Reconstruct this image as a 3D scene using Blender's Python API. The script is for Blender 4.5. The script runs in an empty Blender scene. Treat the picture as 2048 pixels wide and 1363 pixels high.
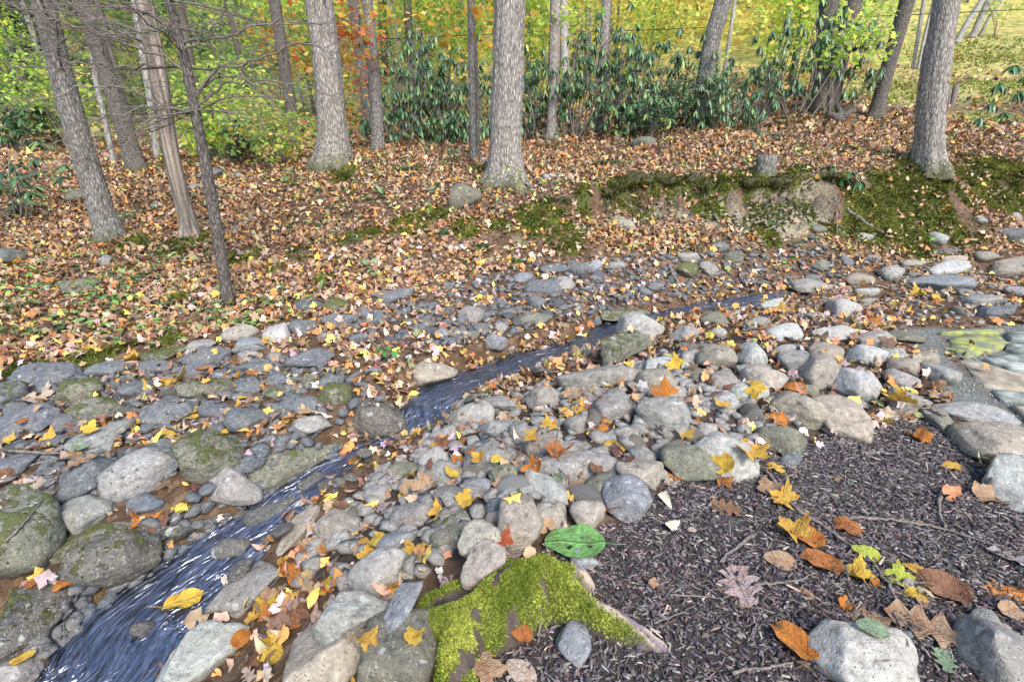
import bpy, bmesh, math, random
import numpy as np
from mathutils import Vector, Matrix
from mathutils.bvhtree import BVHTree

# ------------------------------------------------------------------ camera, sky, sun, exposure
C = bpy.context.scene
COL = C.collection
CAM_Z, PITCH, FPX = 1.25, math.radians(20.0), 967.0      # eye height, downward pitch, focal length in photo pixels
cam = bpy.data.cameras.new('camera')
cam.sensor_width = 36.0
cam.lens = FPX / 2048.0 * 36.0
cam.clip_start, cam.clip_end = 0.02, 500.0
cam_o = bpy.data.objects.new('camera', cam)
cam_o.location = (0, 0, CAM_Z)
cam_o.rotation_euler = (math.pi / 2 - PITCH, 0, 0)
COL.objects.link(cam_o)
C.camera = cam_o

SUN_EL, SUN_AZ = math.radians(46), math.radians(155)       # azimuth from +Y, clockwise
w = bpy.data.worlds.new('World'); C.world = w; w.use_nodes = True
wn = w.node_tree
bg = wn.nodes['Background']
sky = wn.nodes.new('ShaderNodeTexSky'); sky.sky_type = 'NISHITA'; sky.sun_disc = False
sky.sun_elevation, sky.sun_rotation = SUN_EL, SUN_AZ
sky.air_density, sky.dust_density, sky.ozone_density = 1.0, .8, 1.6
wn.links.new(sky.outputs[0], bg.inputs[0]); bg.inputs[1].default_value = 0.125
sun = bpy.data.lights.new('sun', 'SUN'); sun.energy = 1.8; sun.angle = math.radians(20); sun.color = (1, .95, .88)
sun_o = bpy.data.objects.new('sun', sun); COL.objects.link(sun_o)
sd = Vector((math.sin(SUN_AZ) * math.cos(SUN_EL), math.cos(SUN_AZ) * math.cos(SUN_EL), math.sin(SUN_EL)))
sun_o.rotation_euler = sd.to_track_quat('Z', 'Y').to_euler()
C.view_settings.view_transform = 'Standard'; C.view_settings.look = 'None'
C.view_settings.exposure = 1.72; C.view_settings.gamma = 1; C.view_settings.use_curve_mapping = False
C.cycles.max_bounces = 9; C.cycles.diffuse_bounces = 6; C.cycles.glossy_bounces = 2
C.cycles.transmission_bounces = 4; C.cycles.transparent_max_bounces = 8
C.cycles.caustics_reflective = False; C.cycles.caustics_refractive = False

RNG = np.random.default_rng(7)
rnd = random.Random(11)
CT, ST = math.cos(PITCH), math.sin(PITCH)
EYE = np.array([0, 0, CAM_Z])
AX_R, AX_U = np.array([1., 0, 0]), np.array([0, ST, CT])

# ------------------------------------------------------------------ noise
def _h(x, y, z, s):
    n = (x.astype(np.int64) * 374761393 + y.astype(np.int64) * 668265263 + z.astype(np.int64) * 2147483647 + s * 974634777) & 0xffffffff
    n = ((n ^ (n >> 13)) * 1274126177) & 0xffffffff
    n = (n ^ (n >> 16)) & 0xffff
    return n / 32767.5 - 1.0

def vnoise(P, s=0):
    P = np.asarray(P, float); I = np.floor(P); f = P - I; f = f * f * (3 - 2 * f)
    I = I.astype(np.int64); x, y, z = I[:, 0], I[:, 1], I[:, 2]; r = 0
    for dx in (0, 1):
        wx = f[:, 0] if dx else 1 - f[:, 0]
        for dy in (0, 1):
            wy = f[:, 1] if dy else 1 - f[:, 1]
            for dz in (0, 1):
                wz = f[:, 2] if dz else 1 - f[:, 2]
                r = r + wx * wy * wz * _h(x + dx, y + dy, z + dz, s)
    return r

def fbm(P, o=3, s=0):
    a, r, t = 1.0, 0, 0
    for i in range(o):
        r = r + a * vnoise(P * 2 ** i + i * 17.3, s + i); t += a; a *= .5
    return r / t

def sstep(a, b, x):
    t = np.clip((x - a) / (b - a), 0, 1); return t * t * (3 - 2 * t)

# ------------------------------------------------------------------ mesh and object helpers
def mk_mesh(name, V, F, mat=None, smooth=True, col=None, fl=None):
    V = np.asarray(V, np.float32); F = np.asarray(F, np.int32)
    me = bpy.data.meshes.new(name); k = F.shape[1]
    me.vertices.add(len(V)); me.vertices.foreach_set('co', V.ravel())
    me.loops.add(F.size); me.loops.foreach_set('vertex_index', F.ravel())
    me.polygons.add(len(F)); me.polygons.foreach_set('loop_start', np.arange(len(F), dtype=np.int32) * k)
    me.update(calc_edges=True)
    if smooth: me.polygons.foreach_set('use_smooth', np.ones(len(F), bool))
    if col is not None:
        a = me.attributes.new('col', 'FLOAT_COLOR', 'POINT')
        c4 = np.ones((len(V), 4), np.float32); c4[:, :3] = col; a.data.foreach_set('color', c4.ravel())
    for n, v in (fl or {}).items():
        a = me.attributes.new(n, 'FLOAT', 'POINT'); a.data.foreach_set('value', np.asarray(v, np.float32))
    if mat: me.materials.append(mat)
    return me

def obj(name, me, parent=None, loc=None):
    o = bpy.data.objects.new(name, me); COL.objects.link(o)
    if loc is not None: o.location = loc
    if parent is not None: o.parent = parent
    return o

def tag(o, label, cat, group=None, kind=None):
    if label: o['label'] = label
    if cat: o['category'] = cat
    if group: o['group'] = group
    if kind: o['kind'] = kind
    return o

def thing(name, label, cat, loc=(0, 0, 0), group=None):
    o = bpy.data.objects.new(name, None); o.empty_display_size = .1; COL.objects.link(o)
    o.location = tuple(loc)
    return tag(o, label, cat, group)

class Acc:
    """collects vertices, triangles, colours and per-point floats into one mesh"""
    def __init__(s): s.V, s.F, s.Cc, s.n, s.fl = [], [], [], 0, {}
    def add(s, V, F, col=None, **fl):
        V = np.asarray(V, float); F = np.asarray(F)
        if F.shape[1] == 4: F = np.concatenate([F[:, [0, 1, 2]], F[:, [0, 2, 3]]])
        s.V.append(V); s.F.append(F + s.n); s.n += len(V)
        if col is not None: s.Cc.append(np.broadcast_to(np.asarray(col, float), (len(V), 3)))
        for k, v in fl.items(): s.fl.setdefault(k, []).append(np.broadcast_to(v, (len(V),)))
    def build(s, name, mat, parent=None, smooth=True, loc=None):
        V = np.concatenate(s.V); off = np.zeros(3)
        if loc is not None: off = np.asarray(loc, float)
        me = mk_mesh(name, V - off, np.concatenate(s.F), mat, smooth,
                     np.concatenate(s.Cc) if s.Cc else None, {k: np.concatenate(v) for k, v in s.fl.items()})
        return obj(name, me, parent, None if parent is not None else loc)

def nrm(a): return a / np.maximum(np.linalg.norm(a, axis=-1, keepdims=True), 1e-9)

def basis(d, up):
    """rotation matrices (n,3,3), columns = x along d, y sideways, z towards up"""
    x = nrm(d); z = nrm(up - (up * x).sum(-1, keepdims=True) * x); y = np.cross(z, x)
    return np.stack([x, y, z], axis=-1)

def scatter(acc, tmpl, pos, R, scale, col=None):
    """copies template (V, F) at pos with rotation R and scale (n,) or (n,3)"""
    V, F = tmpl; n, k = len(pos), len(V)
    if n == 0: return
    sc = np.asarray(scale, float); sc = sc[:, None] * np.ones(3) if sc.ndim == 1 else sc
    W = np.einsum('nij,nkj->nki', R, V[None] * sc[:, None]) + pos[:, None]
    FF = (F[None] + (np.arange(n) * k)[:, None, None]).reshape(-1, F.shape[1])
    acc.add(W.reshape(-1, 3), FF, None if col is None else np.repeat(col, k, axis=0))

def tube(P, R, n=6, cap=True):
    P = np.asarray(P, float); R = np.broadcast_to(np.asarray(R, float), (len(P),))
    T = nrm(np.gradient(P, axis=0)); ref = np.array([0, 0, 1.]) if abs(T[0, 2]) < .9 else np.array([1., 0, 0])
    X = nrm(np.cross(T, ref)); Y = np.cross(T, X)
    a = np.linspace(0, 2 * math.pi, n, endpoint=False)
    V = P[:, None] + (X[:, None] * np.cos(a)[None, :, None] + Y[:, None] * np.sin(a)[None, :, None]) * R[:, None, None]
    m = len(P); i, j = np.meshgrid(np.arange(m - 1), np.arange(n), indexing='ij')
    j2 = (j + 1) % n
    F = np.stack([i * n + j, (i + 1) * n + j, (i + 1) * n + j2, i * n + j2], -1).reshape(-1, 4)
    F = np.concatenate([F[:, [0, 1, 2]], F[:, [0, 2, 3]]])
    V = V.reshape(-1, 3)
    if cap:
        V = np.concatenate([V, P[-1:], P[:1]])
        e = (m - 1) * n; jj = np.arange(n); k = (jj + 1) % n
        F = np.concatenate([F, np.stack([e + jj, np.full(n, m * n), e + k], -1), np.stack([k, np.full(n, m * n + 1), jj], -1)])
    return V, F

def smooth_path(P, n):
    P = np.asarray(P, float)
    if len(P) < 3:
        t = np.linspace(0, 1, n)[:, None]; return P[0] * (1 - t) + P[-1] * t
    d = np.r_[0, np.cumsum(np.linalg.norm(np.diff(P, axis=0), axis=1))]
    Q = np.concatenate([2 * P[:1] - P[1:2], P, 2 * P[-1:] - P[-2:-1]])
    s = np.linspace(0, d[-1], n); out = []
    for x in s:
        i = min(max(np.searchsorted(d, x) - 1, 0), len(P) - 2)
        t = (x - d[i]) / max(d[i + 1] - d[i], 1e-9); p0, p1, p2, p3 = Q[i], Q[i + 1], Q[i + 2], Q[i + 3]
        out.append(.5 * (2 * p1 + (p2 - p0) * t + (2 * p0 - 5 * p1 + 4 * p2 - p3) * t * t + (3 * p1 - p0 - 3 * p2 + p3) * t ** 3))
    return np.array(out)

# ------------------------------------------------------------------ survey of the ground
def ray(u, v):
    xr = (np.asarray(u, float) - 1024) / FPX; yu = (681.5 - np.asarray(v, float)) / FPX
    return np.stack([xr, CT + yu * ST, -ST + yu * CT], -1)

def proj(P):
    """world point -> photo pixel and depth"""
    d = np.asarray(P, float) - EYE
    t = d[..., 1] * CT - d[..., 2] * ST
    return 1024 + FPX * d[..., 0] / t, 681.5 - FPX * (d[..., 1] * ST + d[..., 2] * CT) / t, t

PTS = []
def by_z(rows):
    for u, v, z in rows:
        d = ray(u, v); PTS.append(EYE + d * (z - CAM_Z) / d[2])
def by_t(rows):
    for u, v, t in rows: PTS.append(EYE + ray(u, v) * t)
by_z([(1100,1363,0),(1500,1363,0),(2000,1363,0),(1300,1150,0),(1700,1100,0),(1600,930,0),(2000,1000,0),(1200,1080,0),(1950,870,.02),(1700,850,.0),
 (1950,720,.02),(2040,800,.02),(1300,800,.11),(1000,950,.04),(1550,720,.13),(650,1130,-.22),(500,1290,-.33),(830,1010,-.15),(950,840,-.13),(1150,770,-.05),(1000,795,-.13),(1070,757,-.10),(1210,722,-.06),(1340,665,-.05),(1480,630,-.02),(560,1190,-.34),(790,960,-.21),
 (1500,660,.07),(1700,640,.03),(1900,560,.06),(2040,620,.05),(760,1100,-.09),(720,1250,-.10),(850,1363,-.05),(330,1363,-.41),
 (200,1000,-.22),(100,850,-.2),(300,820,-.14),(500,800,-.1),(600,880,-.16),(430,930,-.2),(60,1250,-.36),(250,1100,-.3),(700,790,-.06),(850,700,-.02),
 (100,760,-.12),(450,690,-.01),(700,630,.05),(900,580,.12),(1150,560,.13),(1400,545,.13),(1300,590,.03),(1100,640,0),(50,700,-.06),(200,620,.05)])
by_t([(455,615,4.2),(300,540,5.0),(385,475,5.6),(220,480,5.6),(600,480,5.4),(700,420,5.8),(800,520,4.9),(930,500,5.05),(1000,440,5.4),(1010,370,5.9),
 (670,325,6.8),(560,380,6.6),(400,400,6.6),(260,340,8.6),(100,400,7.5),(30,500,5.8),(940,325,7.5),(760,300,8.5),(1105,278,9.3),(860,290,9.5),
 (1430,250,8.6),(1250,300,8.2),(1250,345,6.6),(1200,388,5.75),(1300,375,5.95),(1400,362,6.05),(1530,352,6.15),(1650,375,6.0),
 (1250,442,5.5),(1400,445,5.6),(1560,440,5.7),(1300,480,5.4),(1300,525,5.2),(1150,520,5.0),(1620,455,5.7),(1600,500,5.6),(1600,550,5.4),(1750,520,6.0),
 (1850,480,6.3),(1950,400,6.9),(1855,335,6.6),(2040,330,7.5),(2040,440,7.0),(1750,410,6.35),(2000,530,6.0),(1745,235,10),(1650,212,10.5),(1680,250,9.7),
 (1600,290,8.0),(2000,250,10),(2000,160,16),(1830,135,19),(1950,80,22),(1650,150,17),(2040,20,28),(1100,200,18),(600,250,14),(300,250,16),(1200,265,10.6)])
for p in [(3,-6,-.05),(0,-6,-.1),(-4,-6,-.3),(-3.2,-1,-.35),(-7,0,.1),(-12,0,.6),(-13,6,1.0),(-14,12,1.8),(12,0,.4),(6,0,.05),(14,6,1.0),(13,10,2.4),(-30,14,4),(-26,30,6),(0,30,6.5),
          (30,14,6),(30,34,13),(-40,60,20),(0,60,21),(40,60,26),(-40,-8,3),(40,-8,3),(1.5,0,0),(-1,0,-.1),(3.5,1,0)]:
    PTS.append(np.array(p, float))
PTS = np.array(PTS); _K = .5
def _phi(A, B): return np.sqrt(((A[:, None, :2] - B[None, :, :2]) ** 2).sum(-1) + _K * _K)
_n = len(PTS)
_M = np.zeros((_n + 3, _n + 3)); _M[:_n, :_n] = _phi(PTS, PTS) - np.eye(_n) * .06
_M[:_n, _n] = 1; _M[:_n, _n + 1:] = PTS[:, :2]; _M[_n:, :_n] = _M[:_n, _n:].T
_W = np.linalg.solve(_M, np.r_[PTS[:, 2], 0, 0, 0])

def base_h(x, y):
    Q = np.stack([np.ravel(x), np.ravel(y)], -1); out = np.empty(len(Q))
    for i in range(0, len(Q), 20000):
        q = Q[i:i + 20000]; out[i:i + 20000] = _phi(q, PTS) @ _W[:_n] + _W[_n] + q @ _W[_n + 1:]
    return out.reshape(np.shape(x))

# stream: rows of (v, left u, right u, water level)
STREAM = [(1500,-180,250,-.47),(1363,70,320,-.45),(1250,140,400,-.43),(1160,270,480,-.41),(1085,370,560,-.38),(1030,470,600,-.35),(960,560,680,-.30),(900,680,760,-.27),
          (850,775,900,-.235),(805,790,940,-.185),(765,850,1010,-.16),(725,960,1130,-.145),(690,1110,1225,-.13),(655,1180,1285,-.11),(632,1270,1400,-.08),(607,1370,1560,-.045),(588,1500,1690,.0)]
_c = []
for v, ul, ur, z in STREAM:
    a, b = ray(ul, v), ray(ur, v); A = EYE + a * (z - CAM_Z) / a[2]; B = EYE + b * (z - CAM_Z) / b[2]
    _c.append((*((A + B) / 2)[:2], z, np.linalg.norm(B - A) / 2))
_c = np.array(_c); _c[:, 3] *= .93; _d = nrm(np.gradient(_c[:, :2], axis=0)); _c[:, 3] *= np.abs(_d[:, 1]) * .9 + .08
SC = smooth_path(_c, 140); SC[:, 3] = np.maximum(SC[:, 3], .045)

def stream_at(x, y):
    """distance to the stream's centre line, half width and water level there"""
    Q = np.stack([np.ravel(x), np.ravel(y)], -1); D = np.full(len(Q), 1e9); Wd = np.zeros(len(Q)); Z = np.zeros(len(Q))
    A, B = SC[:-1], SC[1:]; AB = (B - A)[:, :2]; L = (AB ** 2).sum(1)
    near = (Q[:, 0] > -4) & (Q[:, 0] < 5) & (Q[:, 1] < 7.5) & (Q[:, 1] > -1); idx = np.nonzero(near)[0]
    for k in range(0, len(idx), 8000):
        ii = idx[k:k + 8000]; q = Q[ii]
        t = np.clip(((q[:, None] - A[None, :, :2]) * AB).sum(-1) / L, 0, 1)
        d = np.linalg.norm(q[:, None] - A[None, :, :2] - t[..., None] * AB, axis=-1); m = d.argmin(1); r = np.arange(len(ii))
        tt = t[r, m]; D[ii] = d[r, m]; Wd[ii] = A[m, 3] * (1 - tt) + B[m, 3] * tt; Z[ii] = A[m, 2] * (1 - tt) + B[m, 2] * tt
    sh = np.shape(x); return D.reshape(sh), Wd.reshape(sh), Z.reshape(sh)

BANK = None      # crest of the cut bank, filled in below
def bank_step(x, y):
    """signed distance to the crest of the cut bank (positive below it), and how far along the crest (0..1)"""
    S = np.full(np.shape(x), 9.0); A_ = np.zeros(np.shape(x)); best = np.full(np.shape(x), 1e9); m = len(BANK) - 1
    for i in range(m):
        a, b = BANK[i], BANK[i + 1]; ab = b - a; t = np.clip(((x - a[0]) * ab[0] + (y - a[1]) * ab[1]) / (ab @ ab), 0, 1)
        dx, dy = x - a[0] - t * ab[0], y - a[1] - t * ab[1]; d = np.hypot(dx, dy); s = np.where(ab[0] * dy - ab[1] * dx < 0, d, -d); u = d < best
        best = np.where(u, d, best); S = np.where(u, s, S); A_ = np.where(u, (i + t) / m, A_)
    return S, A_
def bank_wave(x, y): return fbm(np.stack([x * 2.2, y * 2.2, x * 0], -1), 3, 33)
def height(x, y):
    x = np.asarray(x, float); y = np.asarray(y, float); h = base_h(x, y)
    if BANK is not None and x.size:
        near = (y > 4.5) & (y < 8) & (x > -.5) & (x < 5.5)
        if near.any():
            xs, ys = x[near] if x.ndim else x.reshape(1), y[near] if y.ndim else y.reshape(1); s, a = bank_step(xs, ys)
            wv = bank_wave(xs, ys); s = s + wv * .30
            k = sstep(0, .12, a) * (1 - sstep(.88, 1, a)) * np.clip(.75 + 1.1 * fbm(np.stack([xs * 1.5, ys * 0, xs * 0], -1), 2, 34), .25, 1.2)
            up = .10 * sstep(-.7, -.02, s) * (1 - sstep(-.02, .03, s)); dn = -.19 * sstep(-.02, .05, s) * (1 - sstep(.16, .62, s))
            if h.ndim: h = h.copy(); h[near] += (up + dn) * k
            else: h = h + float(((up + dn) * k)[0])
    far = sstep(2.6, 5, y)
    P = np.stack([np.ravel(x), np.ravel(y), np.zeros(x.size)], -1)
    h = h + (fbm(P * 1.7, 3, 5).reshape(x.shape) * .05 * far) + fbm(P * 7, 2, 9).reshape(x.shape) * .010
    D, Wd, Z = stream_at(x, y); Wd = np.maximum(Wd, 1e-6)
    bed = Z - .015 - .07 * np.clip(1 - (D / Wd) ** 2, 0, 1)
    hi = np.maximum(h, Z + .04)
    h = np.where(D < Wd + .5, bed + (np.where(D < Wd + .35, hi, h) - bed) * sstep(0, 1, (D - Wd * .92) / .13), h)
    return h

def at(u, v, lift=0.0, lo=.7, hi=60.0):
    """where the line of sight through a photo pixel meets the ground (or a level `lift` above it)"""
    d = ray(u, v); t = np.geomspace(lo, hi, 420); P = EYE + t[:, None] * d
    g = P[:, 2] - height(P[:, 0], P[:, 1]) - lift
    s = np.nonzero(g <= 0)[0]
    if len(s) == 0: return EYE + d * hi * .5
    i = max(s[0], 1); a, b = t[i - 1], t[i]
    for _ in range(3):
        tt = np.linspace(a, b, 9); Q = EYE + tt[:, None] * d; gg = Q[:, 2] - height(Q[:, 0], Q[:, 1]) - lift
        k = np.nonzero(gg <= 0)[0]; k = max(k[0] if len(k) else 8, 1); a, b = tt[k - 1], tt[k]
    return EYE + d * (a + b) / 2

def normal_at(x, y, e=.03):
    return nrm(np.stack([-(height(x + e, y) - height(x - e, y)) / (2 * e), -(height(x, y + e) - height(x, y - e)) / (2 * e), np.ones(np.shape(x))], -1))

def inside(x, y, poly):
    r = np.zeros(np.shape(x), bool); n = len(poly)
    for i in range(n):
        (x1, y1), (x2, y2) = poly[i], poly[(i + 1) % n]
        c = ((y1 > y) != (y2 > y)) & (x < (x2 - x1) * (y - y1) / (y2 - y1 + 1e-12) + x1); r ^= c
    return r

def edge_dist(x, y, poly):
    D = np.full(np.shape(x), 1e9)
    for i in range(len(poly)):
        a = np.array(poly[i]); b = np.array(poly[(i + 1) % len(poly)]); ab = b - a
        t = np.clip(((x - a[0]) * ab[0] + (y - a[1]) * ab[1]) / (ab @ ab + 1e-12), 0, 1)
        D = np.minimum(D, np.hypot(x - a[0] - t * ab[0], y - a[1] - t * ab[1]))
    return np.where(inside(x, y, poly), D, -D)

BANK = np.array([at(u, v)[:2] for u, v in [(1120,412),(1190,398),(1240,390),(1300,384),(1380,380),(1450,382),(1530,385),(1600,382),(1660,384),(1720,400)]])
MULCH = [tuple(at(u, v)[:2]) for u, v in [(880,1363),(930,1200),(1130,1090),(1230,1050),(1330,975),(1430,950),(1540,905),(1640,878),(1720,865),(1830,840),(1790,800),(1850,790),(1890,820),(1920,890),(1990,960),(2048,1020)]]
MULCH += [(3.2, 1.2), (3.2, -.5), (-.1, -.5)]
STRIP = [tuple(at(u, v)[:2]) for u, v in [(1815,655),(1880,655),(1900,720),(1975,790),(2048,850),(2100,930),(2048,960),(1960,870),(1900,800),(1860,740)]]
PATIO = [tuple(at(u, v)[:2]) for u, v in [(1880,658),(1980,652),(2120,648),(2300,650),(2300,900),(2110,905),(2048,850),(1975,790),(1925,735)]]

# patches of moss, bare clay and grass: (photo u, v, radius in photo pixels)
def blobs(rows):
    out = []
    for u, v, r in rows:
        P = at(u, v); out.append((P[0], P[1], r * proj(P)[2] / FPX))
    return out
MOSS_B = blobs([(1130,480,40),(1070,440,45),(1100,420,35),(1000,470,35),(820,450,42),(1330,385,40),(1400,380,45),(1450,390,50),(1500,395,50),(1540,400,45),(1600,385,40),(1250,385,40),(1180,420,35),(1200,400,30),
 (1720,430,60),(1800,430,80),(1880,400,90),(1950,385,70),(2010,395,40),(1860,350,50),(1900,345,60),(2000,350,60),(1830,460,60),(1700,400,40),(1660,420,30),
 (215,482,40),(270,490,35),(345,500,40),(390,480,30),(480,520,35),(500,510,25),(690,350,30),(600,510,26),(560,540,24),(150,730,50),(60,745,40),(250,705,40),(330,690,30),(360,600,20),(250,600,25),
 (1540,480,24),(1530,460,30),(1300,430,25),(1400,420,30),(960,340,25),(700,480,22),(650,560,18),(740,470,22),(880,430,30),(930,460,30)])
CLAY_B = blobs([(1270,418,24),(1310,422,24),(1360,428,22),(1420,436,20),(1480,438,30),(1530,436,36),(1580,428,42),(1620,420,36),(1640,408,26),(1240,440,20),(1560,450,24),(1040,480,14)])
GRASS_B = blobs([(1800,190,120),(1900,180,140),(2000,170,150),(2048,100,160),(1700,160,110),(1960,240,60),(1950,110,140)])
def blob_mask(x, y, B, soft=.45):
    m = np.zeros(np.shape(x))
    for bx, by, r in B:
        m = np.maximum(m, 1 - sstep(1 - soft, 1 + soft, np.hypot(x - bx, (y - by)) / r))
    return m
# ------------------------------------------------------------------ materials
class NT:
    """small node-tree writer"""
    def __init__(s, name):
        s.m = bpy.data.materials.new(name); s.m.use_nodes = True; s.t = s.m.node_tree; s.t.nodes.clear()
        s.out = s.t.nodes.new('ShaderNodeOutputMaterial')
    def n(s, typ, **kw):
        nd = s.t.nodes.new('ShaderNode' + typ)
        for k, v in kw.items():
            if k.startswith('i_'):
                nd.inputs[k[2:].replace('_', ' ')].default_value = v
            else: setattr(nd, k, v)
        return nd
    def l(s, a, b): s.t.links.new(a, b); return b
    def noise(s, vec, scale, detail=4, rough=.55, dist=0):
        nd = s.n('TexNoise'); nd.inputs['Scale'].default_value = scale; nd.inputs['Detail'].default_value = detail
        nd.inputs['Roughness'].default_value = rough; nd.inputs['Distortion'].default_value = dist
        if vec is not None: s.l(vec, nd.inputs['Vector'])
        return nd.outputs['Fac']
    def voro(s, vec, scale, feature='F1', out='Distance'):
        nd = s.n('TexVoronoi', feature=feature); nd.inputs['Scale'].default_value = scale
        if vec is not None: s.l(vec, nd.inputs['Vector'])
        return nd.outputs[out]
    def math(s, op, a, b=None, clamp=False):
        nd = s.n('Math', operation=op, use_clamp=clamp)
        for i, x in enumerate((a, b)):
            if x is None: continue
            if isinstance(x, (int, float)): nd.inputs[i].default_value = x
            else: s.l(x, nd.inputs[i])
        return nd.outputs[0]
    def ramp(s, fac, stops):
        nd = s.n('ValToRGB'); e = nd.color_ramp.elements
        while len(e) < len(stops): e.new(.5)
        for i, (p, c) in enumerate(stops):
            e[i].position = p; e[i].color = (c, c, c, 1) if isinstance(c, (int, float)) else (*c, 1)
        s.l(fac, nd.inputs[0]); return nd.outputs[0]
    def mix(s, fac, a, b, mode='MIX'):
        nd = s.n('MixRGB', blend_type=mode)
        for i, x in zip((0, 1, 2), (fac, a, b)):
            if isinstance(x, (int, float)): nd.inputs[i].default_value = x if i == 0 else (x, x, x, 1)
            elif isinstance(x, tuple): nd.inputs[i].default_value = (*x, 1)
            else: s.l(x, nd.inputs[i])
        return nd.outputs[0]
    def mapv(s, vec, scale=(1, 1, 1), loc=None):
        nd = s.n('Mapping'); nd.inputs['Scale'].default_value = scale; s.l(vec, nd.inputs['Vector'])
        if loc is not None: s.l(loc, nd.inputs['Location'])
        return nd.outputs[0]
    def attr(s, name, out='Fac', typ='GEOMETRY'):
        nd = s.n('Attribute', attribute_type=typ, attribute_name=name); return nd.outputs[out]
    def bump(s, h, strength=.5, dist=.01, normal=None):
        nd = s.n('Bump'); nd.inputs['Strength'].default_value = strength; nd.inputs['Distance'].default_value = dist
        s.l(h, nd.inputs['Height'])
        if normal is not None: s.l(normal, nd.inputs['Normal'])
        return nd.outputs[0]
    def pbsdf(s, col, rough=.8, normal=None, spec=.3):
        nd = s.n('BsdfPrincipled')
        for k, x in (('Base Color', col), ('Roughness', rough)):
            if isinstance(x, (int, float)): nd.inputs[k].default_value = x
            elif isinstance(x, tuple): nd.inputs[k].default_value = (*x, 1)
            else: s.l(x, nd.inputs[k])
        nd.inputs['Specular IOR Level'].default_value = spec
        if normal is not None: s.l(normal, nd.inputs['Normal'])
        return nd.outputs[0]
    def end(s, sh): s.l(sh, s.out.inputs['Surface']); return s.m

def mat_stone():
    t = NT('stone'); tc = t.n('TexCoord'); oi = t.n('ObjectInfo')
    off = t.n('CombineXYZ')
    for i in range(3): t.l(t.math('MULTIPLY', oi.outputs['Random'], 31.0 + 17 * i), off.inputs[i])
    v = t.mapv(tc.outputs['Object'], (1, 1, 1), off.outputs[0])
    big = t.noise(v, 9, 5, .6); mid = t.noise(v, 34, 5, .62); fine = t.noise(v, 170, 3, .7)
    lay = t.noise(t.mapv(v, (6, 14, 60)), 1.0, 4, .6, .6)
    oc = oi.outputs['Color']
    tan = t.mix(t.ramp(big, [(.42, 0), (.72, .65)]), oc, t.mix(.5, oc, (.30, .235, .16)))
    c = t.mix(1.0, tan, t.ramp(mid, [(.28, .38), (.45, .85), (.56, 1.0), (.74, 1.5)]), 'MULTIPLY')
    c = t.mix(t.ramp(lay, [(.5, 0), (.75, .35)]), c, t.mix(1.0, c, (.55, .56, .6), 'MULTIPLY'))
    # pale lichen flecks and dark pits
    fl = t.math('MULTIPLY', t.ramp(t.noise(v, 95, 2, .6), [(.60, 0), (.66, 1)]), t.ramp(big, [(.3, .15), (.6, .8)]))
    c = t.mix(t.math('MULTIPLY', fl, .55), c, (.50, .50, .45))
    pit = t.ramp(t.voro(v, 90), [(.12, 1), (.26, 0)])
    pit = t.math('MULTIPLY', pit, t.ramp(mid, [(.45, 0), (.6, .9)]))
    c = t.mix(t.math('MULTIPLY', pit, .75), c, t.mix(1.0, c, (.3, .28, .27), 'MULTIPLY'))
    lich = t.ramp(t.noise(v, 16, 3, .5), [(.67, 0), (.70, 1)])
    c = t.mix(t.math('MULTIPLY', lich, .5), c, (.46, .48, .43))
    # cracks
    cr = t.ramp(t.voro(t.mapv(v, (1, 1.6, 2.6)), 5, 'DISTANCE_TO_EDGE'), [(.0, 1), (.012, 0)])
    cr = t.math('MULTIPLY', cr, t.ramp(big, [(.56, 0), (.66, .7)]))
    c = t.mix(t.math('MULTIPLY', cr, .6), c, t.mix(1.0, c, (.3, .28, .25), 'MULTIPLY'))
    # moss
    geo = t.n('NewGeometry'); sx = t.n('SeparateXYZ'); t.l(geo.outputs['Normal'], sx.inputs[0])
    mo = t.attr('moss', typ='OBJECT')
    ms = t.math('ADD', t.math('MULTIPLY', sx.outputs[2], .30), t.math('MULTIPLY', t.math('SUBTRACT', t.noise(v, 12, 6, .7), .5), 2.6))
    ms = t.math('ADD', ms, t.math('SUBTRACT', t.math('MULTIPLY', mo, .95), .98))
    ms = t.ramp(t.math('ADD', ms, .5), [(.46, 0), (.56, 1)])
    ms = t.math('MULTIPLY', ms, t.math('GREATER_THAN', mo, .02))
    mc = t.mix(t.noise(v, 60, 4, .7), (.05, .058, .018), (.20, .215, .055))
    c = t.mix(t.math('MULTIPLY', ms, .88), c, mc)
    hb = t.math('ADD', t.math('MULTIPLY', mid, .7), t.math('MULTIPLY', fine, .25))
    hb = t.math('SUBTRACT', hb, t.math('MULTIPLY', pit, .35)); hb = t.math('SUBTRACT', hb, t.math('MULTIPLY', cr, .5))
    hb = t.math('ADD', hb, t.math('MULTIPLY', lay, .35))
    hb = t.math('ADD', hb, t.math('MULTIPLY', ms, t.noise(v, 140, 3, .8)))
    wet = t.attr('wet', typ='OBJECT')
    rough = t.math('SUBTRACT', .86, t.math('MULTIPLY', wet, .5))
    return t.end(t.pbsdf(c, rough, t.bump(hb, .95, .016), .3))

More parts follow.
